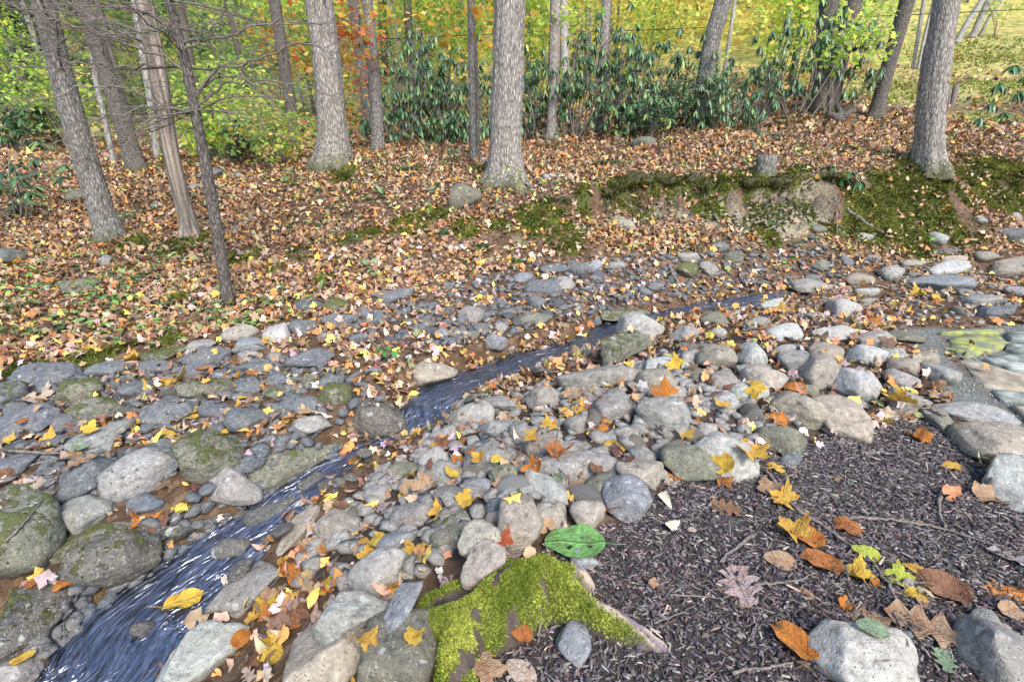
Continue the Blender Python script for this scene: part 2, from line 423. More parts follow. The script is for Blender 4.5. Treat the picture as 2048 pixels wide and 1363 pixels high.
def mat_ground():
    t = NT('forest_floor'); geo = t.n('NewGeometry'); P = geo.outputs['Position']
    n1 = t.noise(P, 3, 5); n2 = t.noise(P, 22, 5, .65); n3 = t.noise(P, 120, 3, .7)
    soil = t.mix(n2, (.025, .016, .010), (.10, .06, .035))
    lit = t.voro(P, 26, out='Color')
    lv = t.mix(.7, soil, t.ramp(lit, [(0, (.06, .034, .02)), (.5, (.16, .095, .055)), (.8, (.26, .175, .115)), (1, (.30, .16, .055))]))
    c = t.mix(t.ramp(n1, [(.35, .5), (.6, .95)]), soil, lv)
    c = t.mix(t.attr('grass'), c, t.mix(n2, (.20, .20, .06), (.44, .38, .17)))
    far = t.attr('far'); fv = t.voro(P, 3.5, out='Color'); c = t.mix(far, c, t.mix(t.attr('shade'), t.ramp(fv, [(.1, (.15, .16, .05)), (.5, (.32, .30, .10)), (.9, (.50, .38, .12))]), t.ramp(fv, [(.1, (.05, .09, .03)), (.5, (.14, .20, .06)), (.9, (.34, .38, .10))])))  # shade means tone here: darker green undergrowth towards the left
    mul = t.mix(n3, (.018, .015, .014), (.085, .07, .064))
    c = t.mix(t.attr('mulch'), c, mul)
    c = t.mix(t.attr('clay'), c, t.ramp(t.noise(P, 26, 6, .75), [(.32, (.07, .056, .04)), (.5, (.23, .19, .13)), (.70, (.40, .35, .26))]))
    mo = t.attr('moss'); mm = t.ramp(t.math('ADD', mo, t.math('MULTIPLY', t.math('SUBTRACT', n2, .5), .9)), [(.50, 0), (.66, 1)])
    c = t.mix(mm, c, t.mix(n3, (.035, .04, .012), (.12, .13, .03)))
    c = t.mix(t.attr('bed'), c, t.mix(n2, t.mix(t.attr('deep'), (.035, .022, .011), (.03, .017, .007)), t.mix(t.attr('deep'), (.16, .095, .03), (.20, .11, .035))))
    c = t.mix(t.attr('path'), c, t.mix(t.ramp(n3, [(.35, 0), (.65, 1)]), (.07, .07, .06), t.mix(n2, (.15, .15, .12), (.34, .34, .30))))
    h = t.math('ADD', n2, t.math('MULTIPLY', n3, .6))
    h = t.math('ADD', h, t.math('MULTIPLY', t.voro(P, 30), .5))
    return t.end(t.pbsdf(c, .92, t.bump(h, .9, .02), .15))

def mat_leafmesh(name, transl=.0, rough=.55, bump=True, spec=.3):
    """leaves coloured by a per-leaf colour attribute"""
    t = NT(name); geo = t.n('NewGeometry'); P = geo.outputs['Position']
    c = t.attr('col', 'Color'); n = t.noise(P, 55, 3, .6)
    c = t.mix(1.0, c, t.ramp(n, [(.25, .62), (.5, 1.0), (.75, 1.25)]), 'MULTIPLY')
    nb = t.bump(n, .4, .01) if bump else None
    sh = t.pbsdf(c, rough, nb, spec)
    if transl:
        tr = t.n('BsdfTranslucent'); t.l(c, tr.inputs[0]); mx = t.n('MixShader'); mx.inputs[0].default_value = transl
        t.l(sh, mx.inputs[1]); t.l(tr.outputs[0], mx.inputs[2]); sh = mx.outputs[0]
    return t.end(sh)

def mat_heroleaf():
    """single big leaves: colour from the object, veins and blotches from the leaf's own x (along) and y"""
    t = NT('autumn_leaf'); tc = t.n('TexCoord'); oi = t.n('ObjectInfo'); O = tc.outputs['Object']
    off = t.n('CombineXYZ')
    for i in range(3): t.l(t.math('MULTIPLY', oi.outputs['Random'], 9.0 + 7 * i), off.inputs[i])
    v = t.mapv(O, (1, 1, 1), off.outputs[0])
    sx = t.n('SeparateXYZ'); t.l(O, sx.inputs[0]); ay = t.math('ABSOLUTE', sx.outputs[1])
    mid = t.ramp(ay, [(.010, 1), (.028, 0)])
    st = t.math('PINGPONG', t.math('SUBTRACT', sx.outputs[0], t.math('MULTIPLY', ay, .85)), .075)
    vein = t.math('MAXIMUM', mid, t.math('MULTIPLY', t.ramp(st, [(.004, 1), (.013, 0)]), .7))
    c0 = oi.outputs['Color']
    n1 = t.noise(v, 3.2, 4, .6); n2 = t.noise(v, 14, 4, .65); n3 = t.noise(v, 45, 2)
    bl = t.mix(1.0, c0, (.62, .42, .36), 'MULTIPLY')
    c = t.mix(t.ramp(n1, [(.45, 0), (.68, .75)]), c0, bl)
    c = t.mix(1.0, c, t.ramp(n2, [(.25, .72), (.55, 1.02), (.8, 1.25)]), 'MULTIPLY')
    c = t.mix(t.ramp(n3, [(.69, 0), (.74, .6)]), c, (.09, .05, .03))
    c = t.mix(t.math('MULTIPLY', vein, .38), c, t.mix(1.0, c, (.62, .5, .42), 'MULTIPLY'))
    h = t.math('ADD', n2, t.math('MULTIPLY', vein, .6))
    sh = t.pbsdf(c, .55, t.bump(h, .55, .05), .35)
    tr = t.n('BsdfTranslucent'); t.l(c, tr.inputs[0]); mx = t.n('MixShader'); mx.inputs[0].default_value = .15
    t.l(sh, mx.inputs[1]); t.l(tr.outputs[0], mx.inputs[2])
    return t.end(mx.outputs[0])

def mat_bark(name, dark, light, fl=(.42, .43, .38), vs=1.0, flecks=.4, stretch=6.0):
    t = NT(name); tc = t.n('TexCoord'); oi = t.n('ObjectInfo')
    off = t.n('CombineXYZ')
    for i in range(3): t.l(t.math('MULTIPLY', oi.outputs['Random'], 13.0 + 9 * i), off.inputs[i])
    O = t.mapv(tc.outputs['Object'], (1, 1, 1), off.outputs[0])
    v = t.mapv(O, (1, 1, 1 / stretch))
    n1 = t.noise(v, 30 * vs, 6, .7, .8); n2 = t.noise(O, 70 * vs, 4, .7); n3 = t.noise(O, 3.5, 3)
    rid = t.voro(t.mapv(v, (1, 1, 1.0)), 30 * vs, 'DISTANCE_TO_EDGE')
    f = t.math('ADD', t.math('MULTIPLY', n1, .75), t.math('MULTIPLY', t.ramp(rid, [(0, 0), (.35, 1)]), .35))
    c = t.ramp(f, [(.30, dark), (.52, tuple((a + b) / 2 for a, b in zip(dark, light))), (.75, light)])
    c = t.mix(1.0, c, t.ramp(n2, [(.3, .7), (.7, 1.25)]), 'MULTIPLY')
    c = t.mix(t.math('MULTIPLY', t.ramp(t.noise(O, 38, 3, .7), [(.58, 0), (.66, 1)]), flecks), c, fl)
    c = t.mix(t.ramp(n3, [(.45, 0), (.7, .35)]), c, t.mix(1.0, c, (.75, .8, .62), 'MULTIPLY'))
    mo = t.attr('moss'); n4 = t.noise(O, 24, 5, .7)
    mm = t.ramp(t.math('ADD', mo, t.math('MULTIPLY', t.math('SUBTRACT', n4, .5), 2.6)), [(.5, 0), (.75, 1)])
    c = t.mix(t.math('MULTIPLY', mm, .75), c, t.mix(n2, (.035, .04, .015), (.12, .125, .04)))
    h = t.math('ADD', f, t.math('MULTIPLY', n2, .3))
    return t.end(t.pbsdf(c, .9, t.bump(h, .9, .02), .15))

def mat_plain(name, c0, c1, scale=40, rough=.8, bump=.4, spec=.3, stretch=(1, 1, 1), lo=.3, hi=.7):
    t = NT(name); tc = t.n('TexCoord'); n = t.noise(t.mapv(tc.outputs['Object'], stretch), scale, 5, .65)
    return t.end(t.pbsdf(t.mix(t.ramp(n, [(lo, 0), (hi, 1)]), c0, c1), rough, t.bump(n, bump, .01), spec))

def mat_col(name, rough=.85, spec=.2):
    t = NT(name); geo = t.n('NewGeometry'); c = t.attr('col', 'Color'); n = t.noise(geo.outputs['Position'], 180, 3, .7)
    c = t.mix(1.0, c, t.ramp(n, [(.25, .6), (.75, 1.35)]), 'MULTIPLY')
    return t.end(t.pbsdf(c, rough, t.bump(n, .5, .004), spec))

def mat_water():
    t = NT('stream_water'); al = t.n('UVMap'); uv = al.outputs[0]
    a = t.noise(t.mapv(uv, (5, 13, 1)), 1.3, 2, .5, 1.6); b = t.noise(t.mapv(uv, (12, 27, 1)), 1.3, 2, .5, 1.4)
    nb = t.bump(t.math('ADD', a, t.math('MULTIPLY', b, .12)), 1.0, .04)
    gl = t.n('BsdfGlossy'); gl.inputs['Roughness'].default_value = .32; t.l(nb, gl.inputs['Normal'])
    gl.inputs['Color'].default_value = (.82, .88, 1, 1)  # blue tint paints extra sky colour into the reflections
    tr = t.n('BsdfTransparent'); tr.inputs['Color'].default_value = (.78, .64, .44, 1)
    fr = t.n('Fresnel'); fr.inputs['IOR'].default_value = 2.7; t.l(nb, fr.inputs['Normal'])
    foam_sky = t.math('MULTIPLY', t.attr('fall'), t.ramp(t.noise(t.mapv(uv, (5.5, 30, 1)), 1.6, 3, .6, 1.3), [(.46, 0), (.80, .34)]))
    df = t.n('BsdfDiffuse'); df.inputs['Color'].default_value = (.40, .46, .70, 1)  # bluish: aerated water plus painted streaks of reflected sky
    mx = t.n('MixShader'); t.l(fr.outputs[0], mx.inputs[0]); t.l(tr.outputs[0], mx.inputs[1]); t.l(gl.outputs[0], mx.inputs[2])
    m2 = t.n('MixShader'); t.l(foam_sky, m2.inputs[0]); t.l(mx.outputs[0], m2.inputs[1]); t.l(df.outputs[0], m2.inputs[2])
    return t.end(m2.outputs[0])

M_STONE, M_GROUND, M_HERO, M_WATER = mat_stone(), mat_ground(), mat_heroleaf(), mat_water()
M_LITTER = mat_leafmesh('leaf_litter', 0, .6); M_FOLI = mat_leafmesh('foliage', .58, .5, False, .25)
M_RHODO = mat_leafmesh('rhododendron_leaf', .08, .38, False, .5); M_PLANT = mat_leafmesh('plant_leaf', .25, .5, False, .3)
M_COL = mat_col('mulch_chips'); M_MOSS = mat_leafmesh('moss', .2, .9, False, .05)
M_TWIG = mat_plain('twig_bark', (.07, .055, .045), (.25, .21, .18), 60, .85, .6, .2, (1, 1, .3))
M_BARK_OAK = mat_bark('oak_bark', (.085, .07, .06), (.46, .41, .36), vs=1.5, flecks=.2, stretch=4.2)
M_BARK_GREY = mat_bark('grey_bark', (.06, .052, .047), (.31, .28, .25), vs=1.3, flecks=.4, stretch=3)
M_BARK_DARK = mat_bark('dark_bark', (.045, .038, .034), (.20, .17, .145), vs=1.5, flecks=.35, stretch=3)
M_BARK_PALE = mat_bark('pale_bark', (.17, .155, .145), (.48, .45, .42), vs=.9, flecks=.3)
M_BARK_DEAD = mat_bark('bare_deadwood', (.10, .078, .062), (.36, .295, .24), vs=.55, flecks=.05, stretch=14)
# ------------------------------------------------------------------ ground sheet
def axis(lo_far, lo, hi, hi_far, step, grow=1.07, mx=1.6):
    a = list(np.arange(lo, hi, step)); s = step
    while a[-1] < hi_far: s = min(s * grow, mx); a.append(a[-1] + s)
    s = step; b = [a[0]]
    while b[-1] > lo_far: s = min(s * grow, mx); b.append(b[-1] - s)
    return np.array(b[:0:-1] + a)
gx, gy = axis(-60, -4.2, 5.4, 60, .036), axis(-9, .75, 6.9, 75, .036)
X, Y = np.meshgrid(gx, gy); Z = height(X, Y)
fx, fy = X.ravel(), Y.ravel()
m_mul_gaps = sstep(-.05, .03, edge_dist(fx, fy, MULCH)); m_strip = np.maximum(sstep(-.04, .04, edge_dist(fx, fy, STRIP)), sstep(-.03, .03, edge_dist(fx, fy, PATIO)))
D, Wd, Zw = stream_at(fx, fy); PILE = [tuple(at(u, v)[:2]) for u, v in [(560,1150),(820,880),(1060,770),(1250,710),(1480,640),(1800,650),(1860,780),(1640,880),(1440,940),(1240,1010),(980,1090),(700,1200)]]; m_mul_gaps = np.maximum(m_mul_gaps, .75 * sstep(-.1, .1, edge_dist(fx, fy, PILE)))  # darkness of the gaps painted into the ground colour under the cobble pile
m_bed = 1 - sstep(-.02, .09, D - Wd)
m_clay = blob_mask(fx, fy, CLAY_B, .35); m_moss = blob_mask(fx, fy, MOSS_B) * sstep(-.42, -.2, fbm(np.stack([fx, fy, fx * 0], -1) * 4, 3, 3)); m_grass = blob_mask(fx, fy, GRASS_B, .6)
nz = fbm(np.stack([fx, fy, fx * 0], -1) * 4, 3, 3)
m_clay = np.clip(m_clay + nz * .5 * (m_clay > .02), 0, 1) * (m_clay > .02)
# the eroded bank is uneven: push the clay face in and let the moss swell
Z = Z.ravel() - m_clay * (.05 + .05 * fbm(np.stack([fx * 11, fy * 11, Z.ravel() * 16], -1), 3, 44)) + m_moss * (.03 + .03 * nz) * (fy > 3)
nX, nY = len(gx), len(gy); i, j = np.meshgrid(np.arange(nY - 1), np.arange(nX - 1), indexing='ij')
q = i * nX + j
me = mk_mesh('ground', np.stack([fx, fy, Z], -1), np.stack([q, q + 1, q + nX + 1, q + nX], -1).reshape(-1, 4), M_GROUND,
             fl=dict(mulch=m_mul_gaps * (1 - m_strip), path=m_strip, bed=m_bed, far=sstep(12.5, 19, fy + .25 * np.abs(fx) * (fx < 0)) * .9, shade=1 - sstep(-9, 0, fx), deep=1 - sstep(.45, .95, D / np.maximum(Wd, .01)), clay=m_clay, moss=m_moss * (1 - m_clay * .7), grass=m_grass))
tag(obj('ground', me), None, None, None, 'structure')
GROUND_V, GROUND_F = np.stack([fx, fy, Z], -1), np.stack([q, q + 1, q + nX + 1, q + nX], -1).reshape(-1, 4)
keep = (fy[GROUND_F[:, 0]] < 16) & (fy[GROUND_F[:, 0]] > -1) & (np.abs(fx[GROUND_F[:, 0]]) < 14)
GB_F = GROUND_F[keep]

# ------------------------------------------------------------------ stream water
N_AL, N_AC = 520, 34
P = smooth_path(SC, N_AL); P = P[np.r_[0:N_AL]]; T = nrm(np.gradient(P[:, :2], axis=0)); Nn = np.stack([-T[:, 1], T[:, 0]], -1)
for _ in range(25): Nn[1:-1] = nrm(Nn[:-2] + Nn[1:-1] + Nn[2:])
s = np.linspace(-1.25, 1.25, N_AC)
W = P[:, None, :2] + Nn[:, None] * (s[None, :, None] * P[:, 3][:, None, None])
L = np.r_[0, np.cumsum(np.linalg.norm(np.diff(P[:, :2], axis=0), axis=1))]
slope = np.abs(np.gradient(P[:, 2], L + np.arange(N_AL) * 1e-9)); fall = sstep(.15, .45, slope)
AL = np.broadcast_to(L[:, None], W.shape[:2]); AC = s[None] * P[:, 3][:, None]
rip = fbm(np.stack([AL.ravel() * 8, AC.ravel() * 12, AL.ravel() * 0], -1), 3, 21).reshape(AL.shape) * (.002 + .011 * sstep(.04, .25, slope)[:, None] + .014 * fall[:, None]) + \
      fbm(np.stack([AL.ravel() * 18, AC.ravel() * 34, AL.ravel() * 0], -1), 2, 22).reshape(AL.shape) * .003
WZ = P[:, 2][:, None] + rip
V = np.concatenate([W, WZ[..., None]], -1).reshape(-1, 3)
i, j = np.meshgrid(np.arange(N_AL - 1), np.arange(N_AC - 1), indexing='ij'); q = i * N_AC + j
F = np.stack([q, q + N_AC, q + N_AC + 1, q + 1], -1).reshape(-1, 4)
me = mk_mesh('stream_water', V, F, M_WATER, fl=dict(fall=np.repeat(np.maximum(fall, .7 * sstep(.03, .12, slope)), N_AC)))  # gentle slopes too get the painted bluish sky streaks
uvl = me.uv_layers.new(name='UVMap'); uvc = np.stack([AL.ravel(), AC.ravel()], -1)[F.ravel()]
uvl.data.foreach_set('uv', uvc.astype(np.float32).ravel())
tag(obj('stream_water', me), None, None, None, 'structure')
del V, F

# ------------------------------------------------------------------ stones
_ico = {}
def ico(sub):
    if sub not in _ico:
        bm = bmesh.new(); bmesh.ops.create_icosphere(bm, subdivisions=sub, radius=1)
        bm.verts.ensure_lookup_table()
        _ico[sub] = (np.array([v.co[:] for v in bm.verts]), np.array([[v.index for v in f.verts] for f in bm.faces])); bm.free()
    return _ico[sub]

def rock(seed, kind, sub):
    """a weathered stone that fills the box -1..1; kinds: r rounded cobble, b block, s flat slab, a angular slate, w wedge"""
    g = np.random.default_rng(seed); P, F = ico(sub); P = P.copy()
    k = {'r': 2.5, 'b': 4.2, 's': 3.4, 'a': 3.0, 'w': 2.7}[kind]
    P = P / (np.abs(P) ** k).sum(1, keepdims=True) ** (1 / k)
    if kind == 'w': P[:, 1:] *= (1 - .55 * (P[:, :1] * .5 + .5))
    P += nrm(P) * (fbm(P * .9 + seed * 3.7, 2, seed)[:, None] * {'r': .22, 'b': .16, 's': .2, 'a': .26, 'w': .2}[kind])
    nc = {'r': 11, 'b': 12, 's': 11, 'a': 16, 'w': 13}[kind]
    for _ in range(nc):
        n = nrm(g.normal(size=3) * np.array([1, 1, .8 if kind != 's' else .5])); d = g.uniform(.56, .92) if kind != 'r' else g.uniform(.62, .95)
        ex = P @ n - d; soft = {'r': .90, 'b': .95, 's': .92, 'a': .97, 'w': .93}[kind]
        P -= n * (np.maximum(ex, 0) * soft)[:, None]
    if kind in 'sa':
        lay = np.floor((P[:, 2] + fbm(P * 1.3, 2, seed + 4) * .2) * 4 + g.uniform()) ; P[:, :2] *= (1 + .05 * _h(lay.astype(np.int64), lay.astype(np.int64) * 0, lay.astype(np.int64) * 0, seed))[:, None]
    P += nrm(P) * (fbm(P * 3.1 + seed, 3, seed + 9) * {'r': .065, 'b': .075, 's': .09, 'a': .09, 'w': .085}[kind])[:, None]
    P += nrm(P) * (fbm(P * 11 + seed, 3, seed + 13) * .024)[:, None]
    lo, hi = P.min(0), P.max(0)
    return (P - (lo + hi) / 2) / ((hi - lo) / 2), F

TONE = {'g': (.25, .235, .21), 'd': (.115, .12, .125), 't': (.285, .245, .19), 'p': (.35, .335, .30), 'w': (.085, .08, .07), 'o': (.15, .145, .105), 'b': (.205, .213, .222)}
STONE_AT = []
STONE_T = []   # world triangles of the stones, for leaves to fall on
def stone(row, label, group=None, name='stone', sub=None, ratio=None, lift=.30, extra=0.0):
    u1, v1, u2, v2, wpx, kind, tone, moss = row
    um, vm = (u1 + u2) / 2, (v1 + v2) / 2
    P1, P2 = at(u1, v1), at(u2, v2); Pm = at(um, vm); t = proj(Pm)[2]
    dpx = np.array([u2 - u1, -(v2 - v1)], float); lpx = np.linalg.norm(dpx); dpx /= lpx
    ax = P2 - P1; L = np.linalg.norm(ax); ax = ax / L
    L0 = lpx * t / FPX
    fore = math.hypot(ax @ AX_R, ax @ AX_U); L = min(L, L0 * 1.55, L0 / max(fore, .45))
    up = normal_at(Pm[0], Pm[1], .12); up = nrm(up * .6 + np.array([0, 0, .4])); p = nrm(np.cross(up, ax)); n = np.cross(ax, p)
    qv = -dpx[1] * AX_R + dpx[0] * AX_U
    if ratio is None: ratio = {'r': .80, 'b': .72, 's': .42, 'a': .62, 'w': .7}[kind]
    kp, kn = abs(p @ qv), abs(n @ qv); hw = wpx / 2 * t / FPX
    s_ = hw / math.sqrt(kp ** 2 + (ratio * kn) ** 2); s_ = min(s_, L * .75 + .02); h_ = ratio * s_
    Pc = at(um, vm, lift=h_ * lift + extra); sc = proj(Pc)[2] / t
    dims = np.array([L / 2, s_, h_]) * sc * (1.16 if um < 720 and 680 < vm < 960 else 1.06)
    seed = int(um * 7 + vm * 13) % 9973
    if sub is None: sub = 4 if lpx > 85 and vm > 600 else 3
    if lpx < 26: sub = 2
    V, F = rock(seed, kind, sub)
    g = random.Random(seed); R = np.stack([ax, p, n], -1)
    tilt = Matrix.Rotation(g.uniform(-.10, .10), 3, 'X') @ Matrix.Rotation(g.uniform(-.06, .06), 3, 'Y')
    R = R @ np.array(tilt)
    me = mk_mesh(name, V * dims, F, M_STONE)
    o = obj(name, me); o.matrix_world = Matrix([[*R[0], Pc[0]], [*R[1], Pc[1]], [*R[2], Pc[2]], [0, 0, 0, 1]])
    c = np.array(TONE[tone]) * g.uniform(.86, 1.14) * np.array([1 + g.uniform(-.04, .05), 1, 1 + g.uniform(-.05, .04)])
    o.color = (*c, 1); o['moss'] = float(moss); o['wet'] = 1.0 if tone == 'w' else 0.0
    tag(o, label, 'stone', group)
    STONE_T.append(((V * dims) @ R.T + Pc, F)); STONE_AT.append((Pc, label))
    return o
STONES = [
# ---- ledge and pile on the far (left) bank of the stream
(35,756,168,746,42,'s','d',.1,"long dark slate at the leftmost end of the row edging the leaf slope"),
(174,741,252,737,34,'a','d',.1,"dark blocky stone second from the left in the row edging the leaf slope"),
(278,735,361,733,22,'s','d',.2,"thin flat slab lying third in the row edging the leaf slope"),
(264,716,370,703,24,'s','o',.8,"long low mossy stone behind the thin flat slab of the row"),
(360,722,458,708,44,'a','d',.15,"peaked dark stone with pale lichen dots at the row's middle"),
(366,747,425,742,27,'a','d',.1,"dark stone tucked under the peaked one of the row"),
(368,694,430,688,24,'s','g',.3,"low grey stone peeping over the peaked dark stone"),
(444,676,517,660,40,'r','t',.1,"smooth tan round boulder on the edge of the leaf slope"),
(468,694,528,684,35,'a','b',.2,"bluish pyramid-shaped stone leaning on the smooth tan boulder"),
(528,670,580,667,42,'a','p',.1,"pale grey angular stone mottled with lichen beside the tan boulder"),
(578,660,645,645,38,'a','d',.45,"dark slate with mossy foot between the pale angular stone and the mossy slab"),
(590,616,654,608,30,'s','d',.5,"flat dark slab with mossy end at the foot of the leaf slope"),
(645,614,700,606,30,'r','o',.95,"bright moss covered stone behind the pointed slate"),
(650,648,714,634,32,'a','d',.1,"pointed blue slate below the bright moss covered stone"),
(632,676,664,671,20,'a','b',.0,"small blue slate chip among tan leaves below the pointed slate"),
(580,726,664,716,36,'b','d',.0,"dark squared block with a sloping top among brown leaves"),
(470,744,542,728,34,'a','d',.25,"dark slate with a pale vein beside the squared block"),
(469,776,527,772,40,'r','d',.5,"dark rounded stone with mossy flanks under the veined slate"),
(360,782,474,782,52,'a','o',.6,"dark mossy boulder with white lichen patches behind the great oval slate"),
(282,846,398,800,60,'a','d',.3,"great oval dark slate with pale veins and a mossy lower edge"),
(124,785,208,782,52,'r','o',.9,"moss capped round boulder near the leftmost slate"),
(118,836,254,806,46,'b','o',.65,"long mossy boulder sloping down towards the big pale leaf"),
(-30,795,52,790,54,'r','d',.7,"dark mossy boulder cut by the left edge of the photo, uppermost"),
(-30,882,120,822,58,'s','d',.2,"wide grey slab running off the left edge above the twigs"),
(110,850,161,846,34,'w','d',.0,"small dark peaked stone on the wide grey slab"),
(148,884,250,868,48,'s','g',.1,"flat veined stone under a yellow leaf above the twigs"),
(240,792,290,762,32,'a','d',.1,"tilted dark slate between yellow leaves and the great oval slate"),
(406,826,460,822,34,'a','d',.1,"small dark slate directly beside the great oval slate"),
(455,836,524,846,46,'a','d',.1,"dark angular stone like a loaf above the mossy lichen boulder"),
(362,905,480,912,84,'b','o',.75,"big mossy boulder with a pale round lichen disc on top"),
(290,888,358,952,40,'b','d',.35,"long dark stone with a mossy tip leaning on the lichen disc boulder"),
(320,894,348,890,30,'w','d',0,"tiny dark stone beside the lichen disc boulder"),
(588,848,660,850,38,'a','g',.2,"grey stone splashed with white lichen above the long streamside slab"),
(512,948,696,892,58,'s','o',.55,"long mossy slab slanting along the stream's far edge"),
(640,792,700,790,44,'r','o',.9,"yellow-green mossy stone near the stream's dark pool"),
(536,762,580,760,28,'a','d',.4,"small lichen spotted stone beside the dark squared block"),
(528,787,572,785,24,'r','o',.7,"low green stone under the lichen spotted stone"),
(602,768,635,762,30,'r','o',.7,"dark green egg-like stone among brown leaves"),
(632,768,686,760,28,'a','d',.5,"half buried dark stone above the yellow-green mossy stone"),
(535,716,561,714,18,'a','g',.1,"small grey chip between the pyramid stone and the squared block"),
(480,710,521,706,20,'s','g',.1,"small flat grey stone below the pyramid-shaped stone"),
(433,750,464,748,15,'a','b',.0,"small blue stone in the gap under the row's peaked stone"),
(108,976,238,950,82,'b','d',.3,"big dark square-edged block with a split face near the twigs"),
(242,955,326,958,84,'b','g',.5,"rounded grey block wearing a patch of moss on its top"),
(118,1048,228,1002,66,'w','g',.05,"bare grey wedge-shaped boulder above the long mossy slab"),
(-50,1085,120,1075,150,'r','o',.7,"biggest mossy boulder at the left edge of the photo"),
(80,1126,268,1036,40,'s','o',.7,"log-like mossy slab lying over the water's edge"),
(122,1146,324,1086,92,'r','w',.6,"big wet mossy boulder overhanging the stream's wide lower run"),
(-20,1262,150,1205,96,'s','w',.6,"broad olive slab sloping into the water at the lower left"),
(414,955,522,998,54,'w','g',.0,"grey wedge stone with leaves on it where the stream bends"),
(6,990,84,976,36,'r','o',.7,"dark green stone above the biggest mossy boulder"),
(-10,935,70,925,38,'s','d',.2,"flat dark stone under the bent grey twigs"),
(60,1004,112,990,26,'s','g',.3,"low grey stone beside the dark green one"),
(490,1042,602,1004,30,'s','w',.2,"narrow wet slab splitting the stream"),
(330,1058,402,1050,34,'s','w',.5,"low mossy stone with a pink leaf at the stream edge"),
(424,1100,502,1094,34,'r','w',.4,"wet dome-shaped stone standing in the running water"),
(-20,1352,84,1335,56,'r','g',.1,"grey stone with a yellow leaf in the bottom left corner"),
(12,812,60,818,30,'a','d',.3,"small dark stone in front of the uppermost boulder at the left edge"),
(255,1012,330,1000,30,'s','d',.3,"flat dark stone under the pile of brown leaves by the stream"),
(560,800,640,815,30,'a','d',.2,"slate half hidden under brown leaves above the dark angular loaf stone"),
(596,975,650,948,30,'s','w',.2,"wet flat stone under water's edge at the stream's narrow run"),
(262,1268,312,1248,30,'a','w',.3,"small wet stone breaking the running water of the wide lower run"),
(250,1190,296,1172,26,'r','w',.4,"small mossy wet stone in water below the overhanging boulder"),
(716,912,742,900,18,'a','w',.1,"tiny wet rock in water of the narrow run"),
(930,800,964,792,20,'a','w',.1,"small wet rock in water just above the fall"),
(1060,742,1090,738,16,'r','w',.2,"small wet rock in shallow water of the pool"),
(540,1075,580,1050,22,'a','w',.1,"wet shard in water beside the tan slab on edge"),
(455,1150,500,1130,24,'s','w',.1,"flat wet stone in water beside the long speckled slab"),
# ---- near (right) edge of the stream
(420,1222,562,1130,66,'s','g',.05,"long speckled grey slab bordering the wide lower run of the stream"),
(300,1390,490,1250,100,'b','p',.05,"large pale granite slab at the bottom beside the stream"),
(556,1112,630,1008,42,'s','t',.2,"tan slab stood on edge beside the stream bend"),
(628,1064,722,1030,60,'b','t',.1,"brownish oblong stone with a split side among curled leaves"),
(640,1230,758,1226,82,'b','g',.05,"rounded brick-shaped grey stone stacked on a bigger block"),
(560,1325,742,1318,118,'b','t',.0,"large tan and grey block at the bottom of the pile"),
(716,1160,822,1128,100,'r','p',.05,"pale egg-shaped boulder behind the leaning striped stone"),
(766,1284,828,1164,46,'s','b',.0,"blue-grey striped stone leaning on the speckled boulder"),
(722,1310,888,1300,140,'r','o',.25,"large speckled olive boulder beside the mossy stump"),
(918,1146,1008,1104,56,'b','t',.15,"blocky tan stone perched on top of the mossy stump"),
(998,1052,1084,1048,100,'r','t',.0,"tan upright boulder with white flecks behind the mossy stump"),
(916,1086,1002,1064,54,'r','t',.1,"rounded stone tucked behind the stone perched on the stump"),
(864,1086,950,1066,46,'r','o',.5,"dark moss flecked stone among curled leaves behind the stump"),
(1056,946,1130,1008,50,'w','p',.0,"pale pointed stone leaning away from the round grey boulder"),
(1066,1040,1134,1026,48,'r','t',.0,"tan stone between the white flecked boulder and the green leaf"),
(1142,1034,1212,1026,56,'r','t',.05,"squat tan stone behind the large green leaf"),
(1200,1000,1300,992,86,'r','b',.0,"smooth bluish round boulder at the edge of the dark mulch"),
(1166,982,1230,968,44,'r','o',.4,"olive stone behind the smooth bluish boulder"),
(1230,948,1332,950,62,'b','t',.0,"tan angular boulder between the bluish boulder and the mossy-sided one"),
(1070,946,1234,924,58,'r','g',.05,"long lumpy grey stone lying across the middle of the cobble pile"),
(1326,934,1426,922,76,'b','o',.1,"grey-brown boulder beside the big yellow leaf at the mulch edge"),
(966,1012,1018,1010,46,'b','d',.1,"dark cube-like stone among orange leaves"),
(978,952,1036,950,44,'r','o',.65,"stone with a green mossy rim in the middle of the pile"),
(862,956,922,938,58,'r','g',.0,"grey upright cobble near the stream, front of a leaning pair"),
(842,930,900,912,58,'r','p',.0,"pale upright cobble near the stream, rear of a leaning pair"),
(935,922,1032,912,60,'r','g',.05,"wide grey cobble under the thin forked branch"),
(1043,902,1131,896,54,'r','t',.0,"brown sided cobble under the bright yellow leaves"),
(778,1042,870,1022,46,'r','g',.05,"grey cobble ringed by pink and orange leaves near the stream bend"),
(730,990,786,986,30,'r','g',.0,"small smooth grey cobble in the leaves beside the stream"),
(762,1082,828,1078,38,'s','b',.0,"flat bluish stone above the pale egg-shaped boulder"),
(772,950,838,936,32,'r','o',.4,"low greenish cobble close to the stream's narrow run"),
(1140,894,1184,892,26,'r','g',.0,"small round grey cobble behind the lumpy stone"),
(1170,912,1230,904,28,'r','g',.0,"half hidden grey cobble behind the lumpy stone's end"),
(1262,914,1316,908,42,'r','g',.0,"plain grey cobble under a dark red leaf"),
(1140,1118,1196,1122,38,'r','b',.0,"small slate-grey stone on the mulch below the large green leaf"),
(1132,1252,1168,1330,66,'w','b',.0,"grey three-cornered stone lying on mulch between the stump's roots"),
(926,976,984,970,32,'r','b',.0,"bluish cobble half covered by orange leaves"),
(856,1048,938,1036,28,'s','o',.45,"greenish flat stone under leaves behind the stump"),
